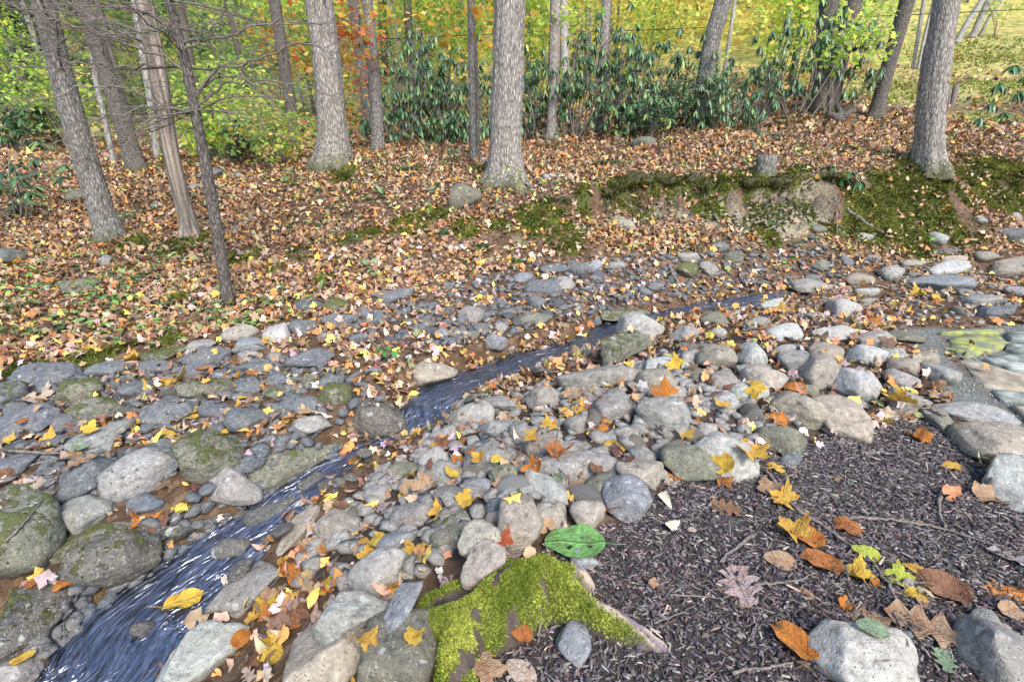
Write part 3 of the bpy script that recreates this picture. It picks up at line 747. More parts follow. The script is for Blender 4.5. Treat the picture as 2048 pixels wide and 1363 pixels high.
(972,1034,1018,1028,28,'r','t',.0,"small tan cobble in front of the dark cube-like stone"),
(1014,992,1048,986,26,'r','o',.9,"small stone wrapped in bright moss beside the pale pointed stone"),
(1634,1332,1850,1322,108,'b','p',.02,"large flat-topped grey rock at the bottom of the mulch bed"),
(1930,1325,2090,1300,125,'b','g',.05,"pitted grey boulder in the bottom right corner"),
(1944,1238,1996,1234,30,'r','g',.1,"small grey stone behind the pitted boulder"),
(2008,932,2075,1018,84,'b','p',.2,"thick pale kerb slab running off the right edge beside the mulch"),
(1918,888,2075,892,82,'s','t',.05,"big tan slab of the kerb between mulch and path"),
(1900,872,1936,872,44,'r','o',.3,"grey-green stone behind the big tan kerb slab"),
(1878,828,2016,832,42,'s','g',.0,"thin flat grey kerb slab behind the big tan one"),
(1852,838,1906,842,40,'s','o',.2,"olive stone under the end of the thin kerb slab"),
(1634,846,1726,842,78,'b','t',.0,"tan-faced boulder at the top of the mulch bed"),
(1544,812,1650,824,72,'b','t',.0,"brown-grey oblong boulder over the dark mossy cobble"),
(1514,858,1602,900,66,'r','o',.2,"dark leaning boulder at the mulch edge with a mossy foot"),
(1468,836,1528,832,52,'r','w',.3,"dark round cobble between two pale ones"),
(1668,772,1764,772,66,'r','p',.0,"whitest rounded boulder, above the mulch bed"),
(1598,748,1682,736,66,'b','t',.1,"lichen speckled boulder left of the whitest one"),
(1768,808,1848,800,54,'b','g',.0,"grey brown cobble behind the yellow leaf at the mulch edge"),
(1766,764,1824,756,46,'r','g',.05,"rounded cobble beside the whitest boulder"),
(1776,744,1844,732,48,'r','t',.05,"tan cobble at the crest above the smooth oval one"),
(1838,734,1912,768,48,'r','g',.0,"smooth oval cobble nearest to the flagstone path"),
(1754,714,1816,708,32,'r','g',.05,"grey cobble behind the tan crest cobble"),
(1812,716,1882,718,32,'r','t',.0,"flattish tan cobble at the path end of the cobble ridge"),
(1690,712,1762,708,46,'b','p',.0,"white squared cobble on the crest of the ridge"),
(1614,710,1688,708,42,'b','t',.0,"tan squared cobble beside the white squared one on the crest"),
(1555,726,1616,722,44,'b','g',.0,"squarish grey cobble with dark pits on the crest"),
(1541,700,1602,698,24,'r','g',.0,"low grey cobble behind the pitted one"),
(1469,716,1530,714,54,'r','p',.0,"white black-flecked upright cobble on the ridge crest"),
(1392,718,1468,714,56,'b','t',.05,"tan barrel-shaped cobble next to the white flecked one"),
(1356,722,1398,716,36,'r','g',.0,"small grey cobble beside the barrel-shaped one"),
(1490,764,1572,754,60,'w','t',.0,"tan pointed boulder in front of the ridge crest"),
(1456,788,1528,782,50,'r','p',.0,"white oval cobble below the tan pointed boulder"),
(1416,772,1484,764,48,'a','g',.0,"grey faceted cobble in front of the barrel-shaped one"),
(1420,812,1474,802,44,'r','g',.0,"round grey cobble below the faceted one"),
(1300,796,1380,786,40,'r','g',.0,"grey rounded cobble beside orange curled leaves, ridge front"),
(1265,772,1348,762,48,'b','t',.1,"tan square-ended block at the stream end of the ridge"),
(1110,762,1272,760,54,'r','g',.05,"long smooth grey boulder bordering the stream pool"),
(1289,742,1386,728,38,'r','p',.0,"pale low boulder behind the tan square-ended block"),
(1202,720,1296,664,58,'b','o',.75,"mossy slab leaning against the round boulder in the stream"),
(1236,668,1326,652,74,'r','p',.1,"pale round boulder where the stream narrows"),
(1193,638,1304,620,36,'s','o',.6,"flat mossy stone above the leaning mossy slab"),
(1186,820,1260,806,60,'a','g',.0,"angular purple-grey stone with a brown side near the pool"),
(1276,842,1376,832,68,'b','g',.0,"broad two-humped grey boulder in the heart of the pile"),
(1318,866,1386,860,44,'r','g',.0,"grey cobble in front of the two-humped boulder"),
(1058,806,1122,794,52,'r','t',.0,"tan cobble at the stream end of the pile"),
(908,836,992,826,52,'r','p',.0,"whitish boulder right beside the little waterfall"),
(960,866,1044,852,40,'r','g',.0,"long grey cobble below the whitish waterfall boulder"),
(1020,872,1060,858,44,'r','g',.0,"upright grey cobble at the end of the long one"),
(860,872,918,866,34,'r','g',.0,"grey cobble between the stream and the leaning pair"),
(710,840,808,838,66,'r','w',.3,"dark round boulder standing in the stream above the fall"),
(826,752,906,742,50,'r','t',.4,"yellow lichened stone at the far side of the pool"),
(973,688,1013,682,34,'r','b',.0,"blue-grey round stone at the top of the pool"),
(900,806,1030,812,30,'r','g',.0,"low grey cobble sunk in leaves near the fall"),
(1400,920,1500,905,86,'b','p',.0,"pale flat-faced boulder behind the two big yellow leaves"),
(1396,868,1440,862,40,'r','g',.0,"grey cobble behind the pale flat-faced boulder"),
(1130,858,1180,846,36,'r','g',.0,"grey cobble between the purple-grey stone and the yellow leaves"),
(1226,870,1276,862,34,'r','g',.0,"grey cobble beneath the big orange leaf"),
(1560,930,1600,910,26,'r','d',.1,"small dark stone sunk in mulch at the leaning boulder's foot"),
(1690,800,1740,812,24,'s','g',.1,"flat grey stone under the whitest boulder"),
(1590,790,1640,780,30,'r','o',.3,"olive cobble under an orange leaf behind the oblong boulder"),
# ---- rubble on the far side of the pool
(756,602,828,584,34,'a','d',.0,"dark slate with a notch like a broken tooth on the leaf slope's foot"),
(842,668,864,626,34,'s','d',.0,"dark plate of slate standing upright in the rubble"),
(868,668,905,664,26,'a','b',.0,"small blue wedge beside the upright slate plate"),
(914,634,972,628,34,'a','g',.05,"grey humped stone in the middle of the rubble"),
(1038,642,1104,636,30,'a','o',.2,"olive flat-topped stone in the rubble above the pool"),
(1048,578,1124,574,30,'b','d',.2,"dark flat-topped block with a mossy corner"),
(1096,568,1150,566,30,'s','g',.05,"grey slab behind the dark flat-topped block"),
(1140,544,1172,536,40,'b','d',.0,"dark stone standing upright at the back of the rubble"),
(1080,538,1138,534,24,'s','d',.0,"flat dark slab next to the upright stone at the back"),
(1172,532,1204,528,26,'a','b',.0,"small blue stone on the far side of the upright one"),
(1028,558,1069,554,22,'r','b',.0,"small rounded blue stone at the back of the rubble"),
(1055,610,1092,604,34,'w','d',.0,"dark pointed stone below the dark flat-topped block"),
(738,638,776,630,34,'a','d',.15,"dark slate block on the slope side of the rubble"),
(718,630,740,626,30,'w','d',.2,"small dark wedge touching the dark slate block"),
(946,658,988,654,20,'s','d',.0,"thin slate in the rubble nearest to the pool"),
(988,658,1018,654,24,'a','g',.0,"small grey stone nearest to the pool in the rubble"),
(925,674,959,670,22,'r','o',.2,"little olive stone sunk in leaves by the pool"),
(698,678,740,674,22,'a','d',.0,"dark slate chip in leaves under the slate block"),
(730,742,766,740,17,'r','d',.0,"flat oval dark pebble in the brown leaves"),
(884,574,910,570,20,'a','d',.0,"small dark chip at the leaf slope's foot"),
(1214,532,1252,528,20,'a','g',.1,"grey chip behind the rubble near the fallen stick"),
(1350,542,1397,538,32,'r','o',.9,"mossy green cobble at the back of the rubble"),
(1395,538,1437,532,30,'a','g',.1,"grey stone beside the mossy green cobble"),
(1446,516,1484,512,26,'r','o',.7,"dark mossy cobble below the bare clay bank"),
(1353,516,1396,512,22,'r','g',.2,"grey oval stone behind the mossy green cobble"),
(1420,496,1458,492,20,'r','d',.4,"dark stone close under the clay bank"),
# ---- farther stones along the upper stream
(1752,550,1812,546,34,'r','g',.05,"rounded boulder at the far end of the upper stream bed"),
(1796,528,1852,524,22,'s','t',.0,"tan flat stone behind the rounded far boulder"),
(1842,546,1954,524,26,'s','p',.0,"long pale slab lying over the big bluish one"),
(1834,572,1942,566,42,'s','b',.0,"big bluish flat slab in the upper stream bed"),
(1884,522,1936,518,22,'r','t',.0,"tan stone peeking over the long pale slab"),
(1948,516,1996,512,26,'r','t',.05,"tan round boulder behind the pale slab"),
(1974,542,2075,530,52,'r','t',.1,"large tan boulder cut by the right edge by the upper stream"),
(1920,606,1988,600,28,'s','g',.1,"grey slab with yellow leaves below the big bluish one"),
(1950,630,2020,622,36,'a','d',.0,"dark stone near the far corner of the path"),
(1652,630,1717,612,56,'w','p',.05,"pale peaked boulder in the middle of the upper stream bed"),
(1708,586,1756,582,22,'r','p',.0,"small white stone above the peaked boulder"),
(1686,562,1748,556,26,'r','t',.05,"tan stone in the shadow of the upper bank"),
(1584,576,1656,570,30,'a','g',.1,"grey angular stone beside the upper stream"),
(1626,534,1658,530,22,'r','o',.2,"olive stone below the fallen stick"),
(1676,522,1710,518,20,'s','d',.2,"dark flat stone propped at the upper bank"),
(1530,672,1612,662,40,'r','p',.0,"pale boulder at the back of the cobble ridge"),
(1626,676,1711,668,40,'r','p',.0,"pale wide boulder at the back of the ridge, near the path"),
(1716,684,1778,676,42,'r','g',.0,"grey boulder at the back corner of the ridge"),
(1419,670,1450,666,28,'r','p',.0,"small white egg-like stone behind the barrel-shaped cobble"),
(1346,676,1394,664,40,'r','g',.05,"grey mound-like stone beside the narrow upper stream"),
(1400,648,1460,636,32,'r','o',.35,"lichen stained stone beside the narrow upper stream"),
(1770,678,1834,672,32,'s','o',.1,"olive flat stone at the head of the gravel strip"),
(1506,616,1576,604,26,'s','p',.0,"pale slab lying along the narrow upper stream"),
(1480,656,1540,644,30,'r','g',.0,"grey boulder among leaves behind the ridge crest"),
(2010,590,2060,584,30,'a','g',.1,"grey angular stone cut by the right edge"),
(1854,506,1922,500,14,'s','d',.0,"thin dark flagstone lying at the foot of the right bank"),
(1610,640,1650,632,26,'r','g',.0,"grey stone beside the peaked boulder"),
# ---- stones on the slope and banks
(898,398,962,390,54,'w','o',.35,"grey-green boulder beside the thickest oak"),
(130,578,198,572,40,'r','o',.6,"mossy boulder behind the pale seedlings on the leaf slope"),
(198,526,226,520,26,'r','g',.1,"small grey boulder alone on the leaf slope"),
(-15,516,46,512,38,'r','d',.6,"dark mossy boulder at the left edge of the leaf slope"),
(390,346,448,352,26,'s','d',.0,"dark smooth boulder tilted up behind the slender hemlock"),
(372,375,404,372,14,'s','g',.1,"flat grey stone under the tilted dark boulder"),
(136,396,178,390,28,'r','o',.5,"mossy rock under the leafy twigs at the left"),
(472,354,488,352,15,'r','g',.1,"pebble-like grey stone near the tilted dark boulder"),
(1260,290,1306,286,26,'r','o',.6,"dark mossy boulder in the clearing before the rhododendrons"),
(1856,480,1896,474,30,'w','g',.1,"grey pointed stone at the foot of the mossy bank"),
(2008,476,2060,468,42,'a','d',.3,"dark stone at the right edge below the mossy bank"),
(1712,476,1746,470,20,'a','g',.1,"grey stone by the fallen stick on the bank"),
(1618,462,1652,456,22,'r','o',.4,"grey-green stone under the clay bank's right end"),
(1232,450,1270,446,22,'s','t',.2,"squared stone jutting from the foot of the clay bank"),
(1946,442,1976,438,18,'a','g',.1,"bluish chip on the mossy bank's lower edge"),
(2018,434,2046,430,14,'a','g',.1,"small chip high on the bank near the right edge"),
(300,412,328,408,12,'s','b',.0,"thin bluish stone lying flat on the far leaf slope"),
(960,326,974,324,14,'r','b',.1,"small pale stone behind the thickest oak"),
]
SG = {  # which group a stone belongs to
 0: "stones piled on the far bank of the stream"}
for k, r in enumerate(STONES):
    g = "stones on the far bank of the stream" if k < 59 else None
    lift = .5 if 'perched' in r[8] or 'stacked' in r[8] else (.62 if r[6] == 'w' and 'stream' in r[8] or 'running water' in r[8] else (.05 if r[6] == 'w' else .30))
    stone(r[:8], r[8], None, lift=lift, extra=.10 if 'perched' in r[8] else (.12 if 'leaning on the speckled' in r[8] else (.09 if 'stacked' in r[8] else (.065 if r[6] == 'w' and ('water' in r[8] or 'splitting' in r[8]) and 'overhanging' not in r[8] and 'sloping' not in r[8] else (.05 if 'leaning against the round boulder' in r[8] else 0.0)))))
N_HAND = len(STONES)

STOPW = set('a an the of on in at by to with and from its into over under behind beside between near like as along above below among across than where for half very'.split())
def near_label(P, n=6):
    """a short name for the described stone nearest to a point"""
    d = [float(np.linalg.norm(c - P)) for c, _l in STONE_AT]; w_ = STONE_AT[int(np.argmin(d))][1].replace(',', '').split()[:n]
    while w_ and w_[-1].lower() in STOPW: w_.pop()
    return ' '.join(w_)
USED = set()
def unique_label(opts, fallback):
    for o_ in opts:
        if o_ not in USED: USED.add(o_); return o_
    return fallback
# unnamed rubble: first the larger pieces one by one, then the fine pieces as a mass
RB = []
def rubble(n, poly, lo, hi, seed, kinds, tones, group, label, moss=.15):
    g = np.random.default_rng(seed); base = [rock(900 + seed + i, kinds[i % len(kinds)], 2) for i in range(8)]
    mes = [mk_mesh('stone', V, F, M_STONE) for V, F in base]
    wp = [tuple(at(u, v)[:2]) for u, v in poly]; xs, ys = np.array(wp).T; k = 0; tries = 0
    while k < n and tries < 4000:
        tries += 1
        x, y = g.uniform(xs.min(), xs.max()), g.uniform(ys.min(), ys.max())
        if not inside(np.array([x]), np.array([y]), wp)[0]: continue
        D, Wd, _ = stream_at(np.array([x]), np.array([y]))
        if D[0] < Wd[0] * .8: continue
        s = g.uniform(lo, hi); z = float(height(np.array([x]), np.array([y]))[0]); i = int(g.integers(8))
        o = obj('stone', mes[i]); d = np.array([s * g.uniform(.8, 1.3), s * g.uniform(.55, .9), s * g.uniform(.35, .65)])
        Rm = Matrix.Rotation(g.uniform(0, 6.28), 3, 'Z') @ Matrix.Rotation(g.uniform(-.25, .25), 3, 'X')
        o.matrix_world = Matrix.LocRotScale(Vector((x, y, z + d[2] * .3)), Rm, Vector(d))
        tone = tones[int(g.integers(len(tones)))]; c = np.array(TONE[tone]) * g.uniform(.85, 1.15); o.color = (*c, 1)
        o['moss'] = float(moss if g.random() < .25 else .05); o['wet'] = 0.0
        Pq = np.array([x, y, z]); tn = {'d': 'dark', 'g': 'grey', 'b': 'bluish', 't': 'tan', 'p': 'pale', 'o': 'olive'}[tone]
        nl = near_label(Pq); tag(o, unique_label([f"small {tn} stone beside the {nl}", f"second small {tn} stone near the {nl}", f"smallest {tn} stone close to the {nl}"], label), 'stone', group)
        V, F = base[i]; STONE_T.append(((V * d) @ np.array(Rm).T + np.array([x, y, z + d[2] * .3]), F)); k += 1
rubble(36, [(690,640),(900,560),(1100,520),(1420,540),(1380,590),(1180,650),(960,690),(760,690)], .045, .085, 1, 'aasb', 'ddgb', "small stones of the rubble beyond the pool",
       "small dark slate or grey stone in the rubble bank beyond the pool")
rubble(14, [(0,770),(300,720),(600,700),(780,780),(680,860),(450,900),(200,1000),(0,960)], .035, .075, 2, 'asrb', 'dddo', "small stones among the leaves on the far bank",
       "small dark stone wedged between bigger ones on the stream's far bank", .5)
rubble(34, [(560,1150),(820,880),(1100,760),(1400,690),(1640,800),(1440,920),(1240,1000),(980,1080),(760,1180)], .045, .088, 3, 'rrbr', 'ggtp', "small cobbles of the near pile",
       "small grey cobble filling a gap in the near cobble pile")
rubble(14, [(1450,640),(1560,560),(1780,520),(2040,540),(2040,640),(1860,640),(1650,640)], .04, .085, 4, 'arsb', 'gpgt', "small stones of the upper stream bed",
       "small grey stone in the upper stream bed by the path")

def fine_rubble(name, n, poly, lo, hi, seed, kinds, tones):
    g = np.random.default_rng(seed); wp = np.array([at(u, v)[:2] for u, v in poly]); acc = Acc()
    x = g.uniform(*(wp[:, 0].min(), wp[:, 0].max()), n * 4); y = g.uniform(wp[:, 1].min(), wp[:, 1].max(), n * 4)
    ok = inside(x, y, [tuple(p) for p in wp]); x, y = x[ok][:n], y[ok][:n]; m = len(x); z = height(x, y)
    for i in range(6):
        k = slice(i, None, 6); V, F = rock(1200 + seed + i, kinds[i % len(kinds)], 2 if i % 3 == 0 else 1); mm = len(x[k])
        d = nrm(np.stack([g.normal(size=mm), g.normal(size=mm), g.normal(size=mm) * .25], -1)); s = g.uniform(lo, hi, mm) ** 1.0
        scatter(acc, (V, F), np.stack([x[k], y[k], z[k] + s * .2], -1), basis(d, np.tile([0, 0, 1.], (mm, 1)) + g.normal(size=(mm, 3)) * .2), s[:, None] * np.array([1, .72, .45]))
    o = acc.build(name, M_STONE); o.color = (*TONE[tones], 1); o['moss'] = .1; o['wet'] = 0.0
    tag(o, None, None, None, 'stuff')
fine_rubble('rubble', 1100, [(690,650),(900,565),(1100,520),(1420,500),(1640,480),(1700,560),(1400,590),(1180,650),(960,690),(760,700)], .012, .055, 21, 'aasb', 'd')
fine_rubble('rubble', 1000, [(560,1150),(820,880),(1100,760),(1400,690),(1660,820),(1440,930),(1240,1010),(980,1090),(760,1190)], .016, .056, 22, 'rabw', 'g')
fine_rubble('rubble', 500, [(1450,640),(1560,560),(1780,510),(2040,520),(2040,650),(1860,650),(1650,650)], .012, .04, 23, 'arrb', 'g')
fine_rubble('rubble', 650, [(0,770),(300,730),(600,710),(780,790),(680,870),(450,910),(200,1010),(0,1000)], .014, .055, 24, 'aasr', 'd')
fine_rubble('rubble', 420, [(60,1330),(330,1140),(420,1060),(560,985),(690,900),(640,850),(480,920),(380,1000),(250,1090),(40,1220)], .015, .055, 26, 'aarb', 'd')
fine_rubble('stream_pebbles', 420, [(100,1363),(280,1160),(480,1030),(700,900),(820,800),(980,725),(1180,660),(1340,625),(1520,605),(1420,640),(1180,720),(1000,780),(880,860),(660,1000),(500,1120),(320,1363)], .015, .05, 25, 'rrab', 'w')
# ------------------------------------------------------------------ flagstone path beside the mulch
pc = at(1990, 740); path_root = thing('flagstone_path', None, None, (pc[0], pc[1], pc[2])); path_root['kind'] = 'structure'
M_FLAG = {k: mat_plain('flagstone_' + k, a, b, 9, .88, .6, .2, (1, 1, 1), .42, .58) for k, a, b in
          (('mossy', (.15, .155, .12), (.29, .30, .075)), ('grey', (.15, .16, .13), (.33, .34, .29)), ('tan', (.21, .17, .12), (.37, .31, .23)))}
FLAGS = [("mossy", [(1893,676),(1935,668),(2000,672),(2020,684),(1998,700),(1935,713),(1915,706)]), ("grey", [(2018,686),(2120,684),(2120,706),(2030,704),(2012,696)]),
         ("grey", [(1968,718),(2020,708),(2120,712),(2120,740),(2030,738),(1990,728)]), ("tan", [(1914,716),(1960,722),(2030,744),(2130,752),(2130,785),(1972,774),(1940,742)]),
         ("grey", [(1984,782),(2040,784),(2120,792),(2120,806),(2010,804),(1995,794)]), ("tan", [(2016,810),(2120,812),(2120,850),(2060,846)]),
         ("mossy", [(1880,664),(1935,658),(2010,656),(2000,666),(1930,665)]), ("grey", [(2014,664),(2100,656),(2200,670),(2110,680),(2024,678)]), ("mossy", [(2130,690),(2300,690),(2300,780),(2140,780)])]
def slab(poly, th, z_up, seed):
    """a flat stone with an uneven edge, its top slightly rough"""
    g = np.random.default_rng(seed); P = np.array(poly); c = P.mean(0); ring = []
    n = len(P)
    for i in range(n):
        a, b = P[i], P[(i + 1) % n]
        for t in (0, .25, .5, .75): ring.append(a * (1 - t) + b * t + g.normal(size=2) * .006)
    ring = np.array(ring); m = len(ring); V = []
    for s, dz in ((1.0, -th), (1.0, -.008), (.985, 0), (.6, .003)):
        q = c + (ring - c) * s; V.append(np.stack([q[:, 0], q[:, 1], z_up + dz + g.normal(size=m) * .0015], -1))
    V.append(np.array([[*c, z_up + .003]])); V = np.concatenate(V); F = []
    for r in range(3):
        for i in range(m): F.append((r * m + i, r * m + (i + 1) % m, (r + 1) * m + (i + 1) % m)); F.append((r * m + i, (r + 1) * m + (i + 1) % m, (r + 1) * m + i))
    for i in range(m): F.append((3 * m + i, 3 * m + (i + 1) % m, 4 * m))
    return V, np.array(F)
PZ = float(pc[2]) + .02
for k, (kd, px) in enumerate(FLAGS):
    poly = []
    for u, v in px:
        d = ray(u, v); poly.append((EYE + d * (PZ - CAM_Z) / d[2])[:2])
    V, F = slab(poly, .05, PZ + .004 * (k % 3), 50 + k)
    o = obj('flagstone', mk_mesh('flagstone', V - np.array(path_root.location), F, M_FLAG[kd], False), path_root)
# loose gravel in the joints and on the strip beside it
g = np.random.default_rng(31); acc = Acc(); wp = np.array(PATIO); n = 9000
x, y = g.uniform(wp[:, 0].min() - .5, min(wp[:, 0].max(), 4.6), n), g.uniform(wp[:, 1].min() - .3, wp[:, 1].max(), n)
ok = inside(x, y, PATIO) | (inside(x, y, STRIP) & (g.random(n) < .5)); x, y = x[ok], y[ok]; m = len(x)
scatter(acc, ico(1), np.stack([x, y, height(x, y) + .003], -1), basis(g.normal(size=(m, 3)), g.normal(size=(m, 3))), (g.uniform(.003, .0075, m))[:, None] * np.array([1, .8, .6]),
        np.clip(np.array([.30, .30, .29]) * g.uniform(.5, 1.35, (m, 1)), 0, .8))
o = acc.build('gravel', M_COL, path_root, True, np.array(path_root.location)); o['kind'] = 'stuff'

# ------------------------------------------------------------------ mossy stump with its spreading roots, in the near mulch
def zpt(u, v, z):
    d = ray(u, v); return EYE + d * (z - CAM_Z) / d[2]
ROOTS = [  # (photo u, v, height above the mulch, half width) along each ridge
    [(855,1180,.07,.05),(905,1205,.13,.07),(960,1185,.15,.085),(1030,1145,.16,.08),(1090,1128,.15,.065)],
    [(925,1215,.14,.075),(910,1275,.13,.065),(915,1330,.09,.06),(915,1400,.03,.06)],
    [(1085,1130,.15,.06),(1130,1160,.12,.05),(1180,1195,.085,.045),(1245,1240,.05,.038),(1318,1292,.012,.022)],
    [(1090,1128,.13,.05),(1150,1145,.06,.035),(1180,1165,.02,.02)],
    [(900,1160,.09,.05),(960,1150,.10,.05),(1010,1125,.09,.05)],
    [(960,1200,.13,.05),(990,1205,.09,.035),(1010,1185,.09,.03)]]
sx0, sx1, sy0, sy1 = -.34, .52, .62, 1.5
nx, ny = 190, 196
SX, SY = np.meshgrid(np.linspace(sx0, sx1, nx), np.linspace(sy0, sy1, ny)); fx_, fy_ = SX.ravel(), SY.ravel()
H = np.zeros(fx_.size); Bare = np.zeros(fx_.size)
for k, row in enumerate(ROOTS):
    Q = np.array([[*zpt(u, v, h)[:2], h, w_] for u, v, h, w_ in row]); Q = smooth_path(Q, 26)
    d = np.linalg.norm(np.stack([fx_, fy_], -1)[:, None] - Q[None, :, :2], axis=-1); wob = fbm(np.stack([fx_ * 14, fy_ * 14, fx_ * 0 + k], -1), 3, 77) * .022
    prof = Q[None, :, 2] * np.clip(1 - ((d + wob[:, None]) / (Q[None, :, 3] * 1.02)) ** 4, -1, 1)
    j = prof.argmax(1); r_ = prof[np.arange(len(j)), j]
    H = np.maximum(H, r_)
    if k in (2, 3):
        tt = j / 25.; Bare = np.maximum(Bare, sstep(.22, .5, tt) * (r_ > .003) * sstep(-.03, .01, (fx_ - Q[j, 0]) * .6 + (fy_ - Q[j, 1]) * .8))
Hn = fbm(np.stack([fx_ * 30, fy_ * 30, fx_ * 0], -1), 3, 71) * .006 + fbm(np.stack([fx_ * 9, fy_ * 9, fx_ * 0], -1), 2, 72) * .012
dark = sstep(.45, .6, 1 - np.hypot((fx_ - zpt(905, 1170, .12)[0]) / .16, (fy_ - zpt(905, 1170, .12)[1]) / .09))
strand = fbm(np.stack([(fx_ - fy_) * 10, (fx_ + fy_) * 70, fx_ * 0], -1), 3, 73)
Zs = np.where(H > 0, H + Hn * sstep(0, .03, H) + strand * .006 * Bare - .02 * dark, -.03) + height(fx_, fy_) - .004
mossm = sstep(.012, .05, H + Hn * 2.2) * (1 - Bare) * (1 - dark) * sstep(-.42, -.2, fbm(np.stack([fx_ * 22, fy_ * 22, fx_ * 0], -1), 3, 79))
colr = np.array([.075, .055, .045])[None] * (1 + .5 * strand[:, None]) * np.ones((len(H), 1))
bare_c = np.where((strand > .05)[:, None], np.array([.42, .33, .24]), np.array([.21, .16, .165]))
colr = colr * (1 - Bare[:, None]) + bare_c * Bare[:, None]; colr = colr * (1 - mossm[:, None]) + np.array([.07, .085, .015]) * mossm[:, None]
i, j = np.meshgrid(np.arange(ny - 1), np.arange(nx - 1), indexing='ij'); q = (i * nx + j).ravel()
keepq = (H[q] > -.0001) & ((H[q] > 0) | (H[q + 1] > 0) | (H[q + nx] > 0) | (H[q + nx + 1] > 0))
F = np.stack([q, q + 1, q + nx + 1, q + nx], -1)[keepq]; used = np.unique(F); mp = np.full(len(H), -1); mp[used] = np.arange(len(used))
sl = zpt(980, 1170, .1); stump = thing('mossy_stump', "old stump with spreading roots under bright green moss at the mulch's edge", 'tree stump', (sl[0], sl[1], 0))
SV = np.stack([fx_, fy_, Zs], -1)
o = obj('stump_wood', mk_mesh('stump_wood', SV[used] - np.array(stump.location), mp[F], M_COL, True, np.clip(colr[used], .01, .9)), stump)
STUMP_T = (SV[used], np.concatenate([mp[F][:, [0, 1, 2]], mp[F][:, [0, 2, 3]]]))
BLADE = (np.array([[-.10, 0, 0], [.10, 0, 0], [.13, .05, .55], [-.13, .05, .55], [0, .25, 1.0]]), np.array([[0, 1, 2], [0, 2, 3], [3, 2, 4]]))
TUFT = (np.concatenate([BLADE[0] @ np.array(Matrix.Rotation(a, 3, 'Z')).T * np.array([1, 1, h]) + np.array([math.cos(a), math.sin(a), 0]) * .12 for a, h in ((0, 1), (2.2, .8), (4.3, .9))]),
        np.concatenate([BLADE[1] + 5 * k for k in range(3)]))
def moss_tufts(name, V, Nn, size, seed, parent=None, base=(.16, .19, .02), dry=(.36, .33, .05)):
    g = np.random.default_rng(seed); n = len(V); up = nrm(Nn + g.normal(size=(n, 3)) * .45); acc = Acc()
    mixv = np.clip(fbm(V * 9, 3, seed)[:, None] * 1.1 + .35 + g.normal(size=(n, 1)) * .16, 0, 1)
    col = (np.array(base) * (1 - mixv) + np.array(dry) * mixv) * g.uniform(.6, 1.3, (n, 1))
    scatter(acc, TUFT, V - up * size * .15, basis(g.normal(size=(n, 3)), up), size * g.uniform(.6, 1.35, n), col)
    o = acc.build(name, M_MOSS, parent, True, np.array(parent.location) if parent else None); o['kind'] = 'stuff'; return o
g = np.random.default_rng(41); pr = mossm ** 1.2; k = g.choice(len(pr), 21000, p=pr / pr.sum())
jx = g.uniform(-.5, .5, (len(k), 2)) * np.array([(sx1 - sx0) / nx, (sy1 - sy0) / ny])
gz = Zs.reshape(ny, nx); dyz, dxz = np.gradient(gz, SY[:, 0], SX[0]); Nz = nrm(np.stack([-dxz.ravel(), -dyz.ravel(), np.ones(nx * ny)], -1))
moss_tufts('moss', SV[k] + np.c_[jx, np.zeros(len(k))], nrm(Nz[k] + np.array([0, 0, .3])), .0098, 42, stump, (.17, .22, .03), (.44, .46, .09))

# moss cushions growing on the big mossy stones near the stream
def stone_moss(o, seed):
    me = o.data; g = np.random.default_rng(seed); V = np.array([v.co[:] for v in me.vertices]); N_ = np.array([v.normal[:] for v in me.vertices]); Rm = np.array(o.matrix_world.to_3x3()); Nw = N_ @ Rm.T
    msk = (Nw[:, 2] > .1) & (fbm(V * 11 + seed, 3, seed) + .35 * Nw[:, 2] + .5 * float(o['moss']) > .52); k = np.nonzero(msk)[0]
    if len(k) < 20: return
    k = g.choice(k, min(len(k) * 2, 1500)); sz = .009; n = len(k); up = nrm(N_[k] + g.normal(size=(n, 3)) * .4); acc = Acc(); mixv = np.clip(g.normal(.4, .3, (n, 1)), 0, 1)
    scatter(acc, TUFT, V[k] + g.normal(size=(n, 3)) * .005, basis(g.normal(size=(n, 3)), up), sz * g.uniform(.6, 1.4, n), (np.array([.06, .07, .018]) * (1 - mixv) + np.array([.19, .19, .05]) * mixv) * g.uniform(.7, 1.3, (n, 1)))
    m = acc.build('moss', M_MOSS, o); m['kind'] = 'stuff'
bpy.context.view_layer.update()
for k, o in enumerate([o for o in C.objects if o.name.startswith('stone') and o.get('moss', 0) >= .5 and max(o.dimensions) > .18]): stone_moss(o, 800 + k)

# moss carpets on the bank and by the tree feet
def ground_moss(n, seed, lim, size):
    g = np.random.default_rng(seed); pr = (m_moss ** 2) * (fy > 3) * lim; cell = np.gradient(Y, axis=0).ravel() * np.gradient(X, axis=1).ravel()
    pr = pr * cell * (nz > -.36); k = g.choice(len(pr), n, p=pr / pr.sum())
    cx, cy = np.gradient(X, axis=1).ravel()[k], np.gradient(Y, axis=0).ravel()[k]; x = fx[k] + g.uniform(-.6, .6, n) * cx; y = fy[k] + g.uniform(-.6, .6, n) * cy
    hz = height(x, y) + (Z[k] - height(fx[k], fy[k]))
    return np.stack([x, y, hz], -1), normal_at(x, y), size
V, Nn, sz = ground_moss(27000, 61, (m_moss > .25) * 1.0, .040)
o = moss_tufts('bank_moss', V, Nn, sz, 62, None, (.06, .07, .016), (.25, .25, .05)); tag(o, None, None, None, 'stuff')

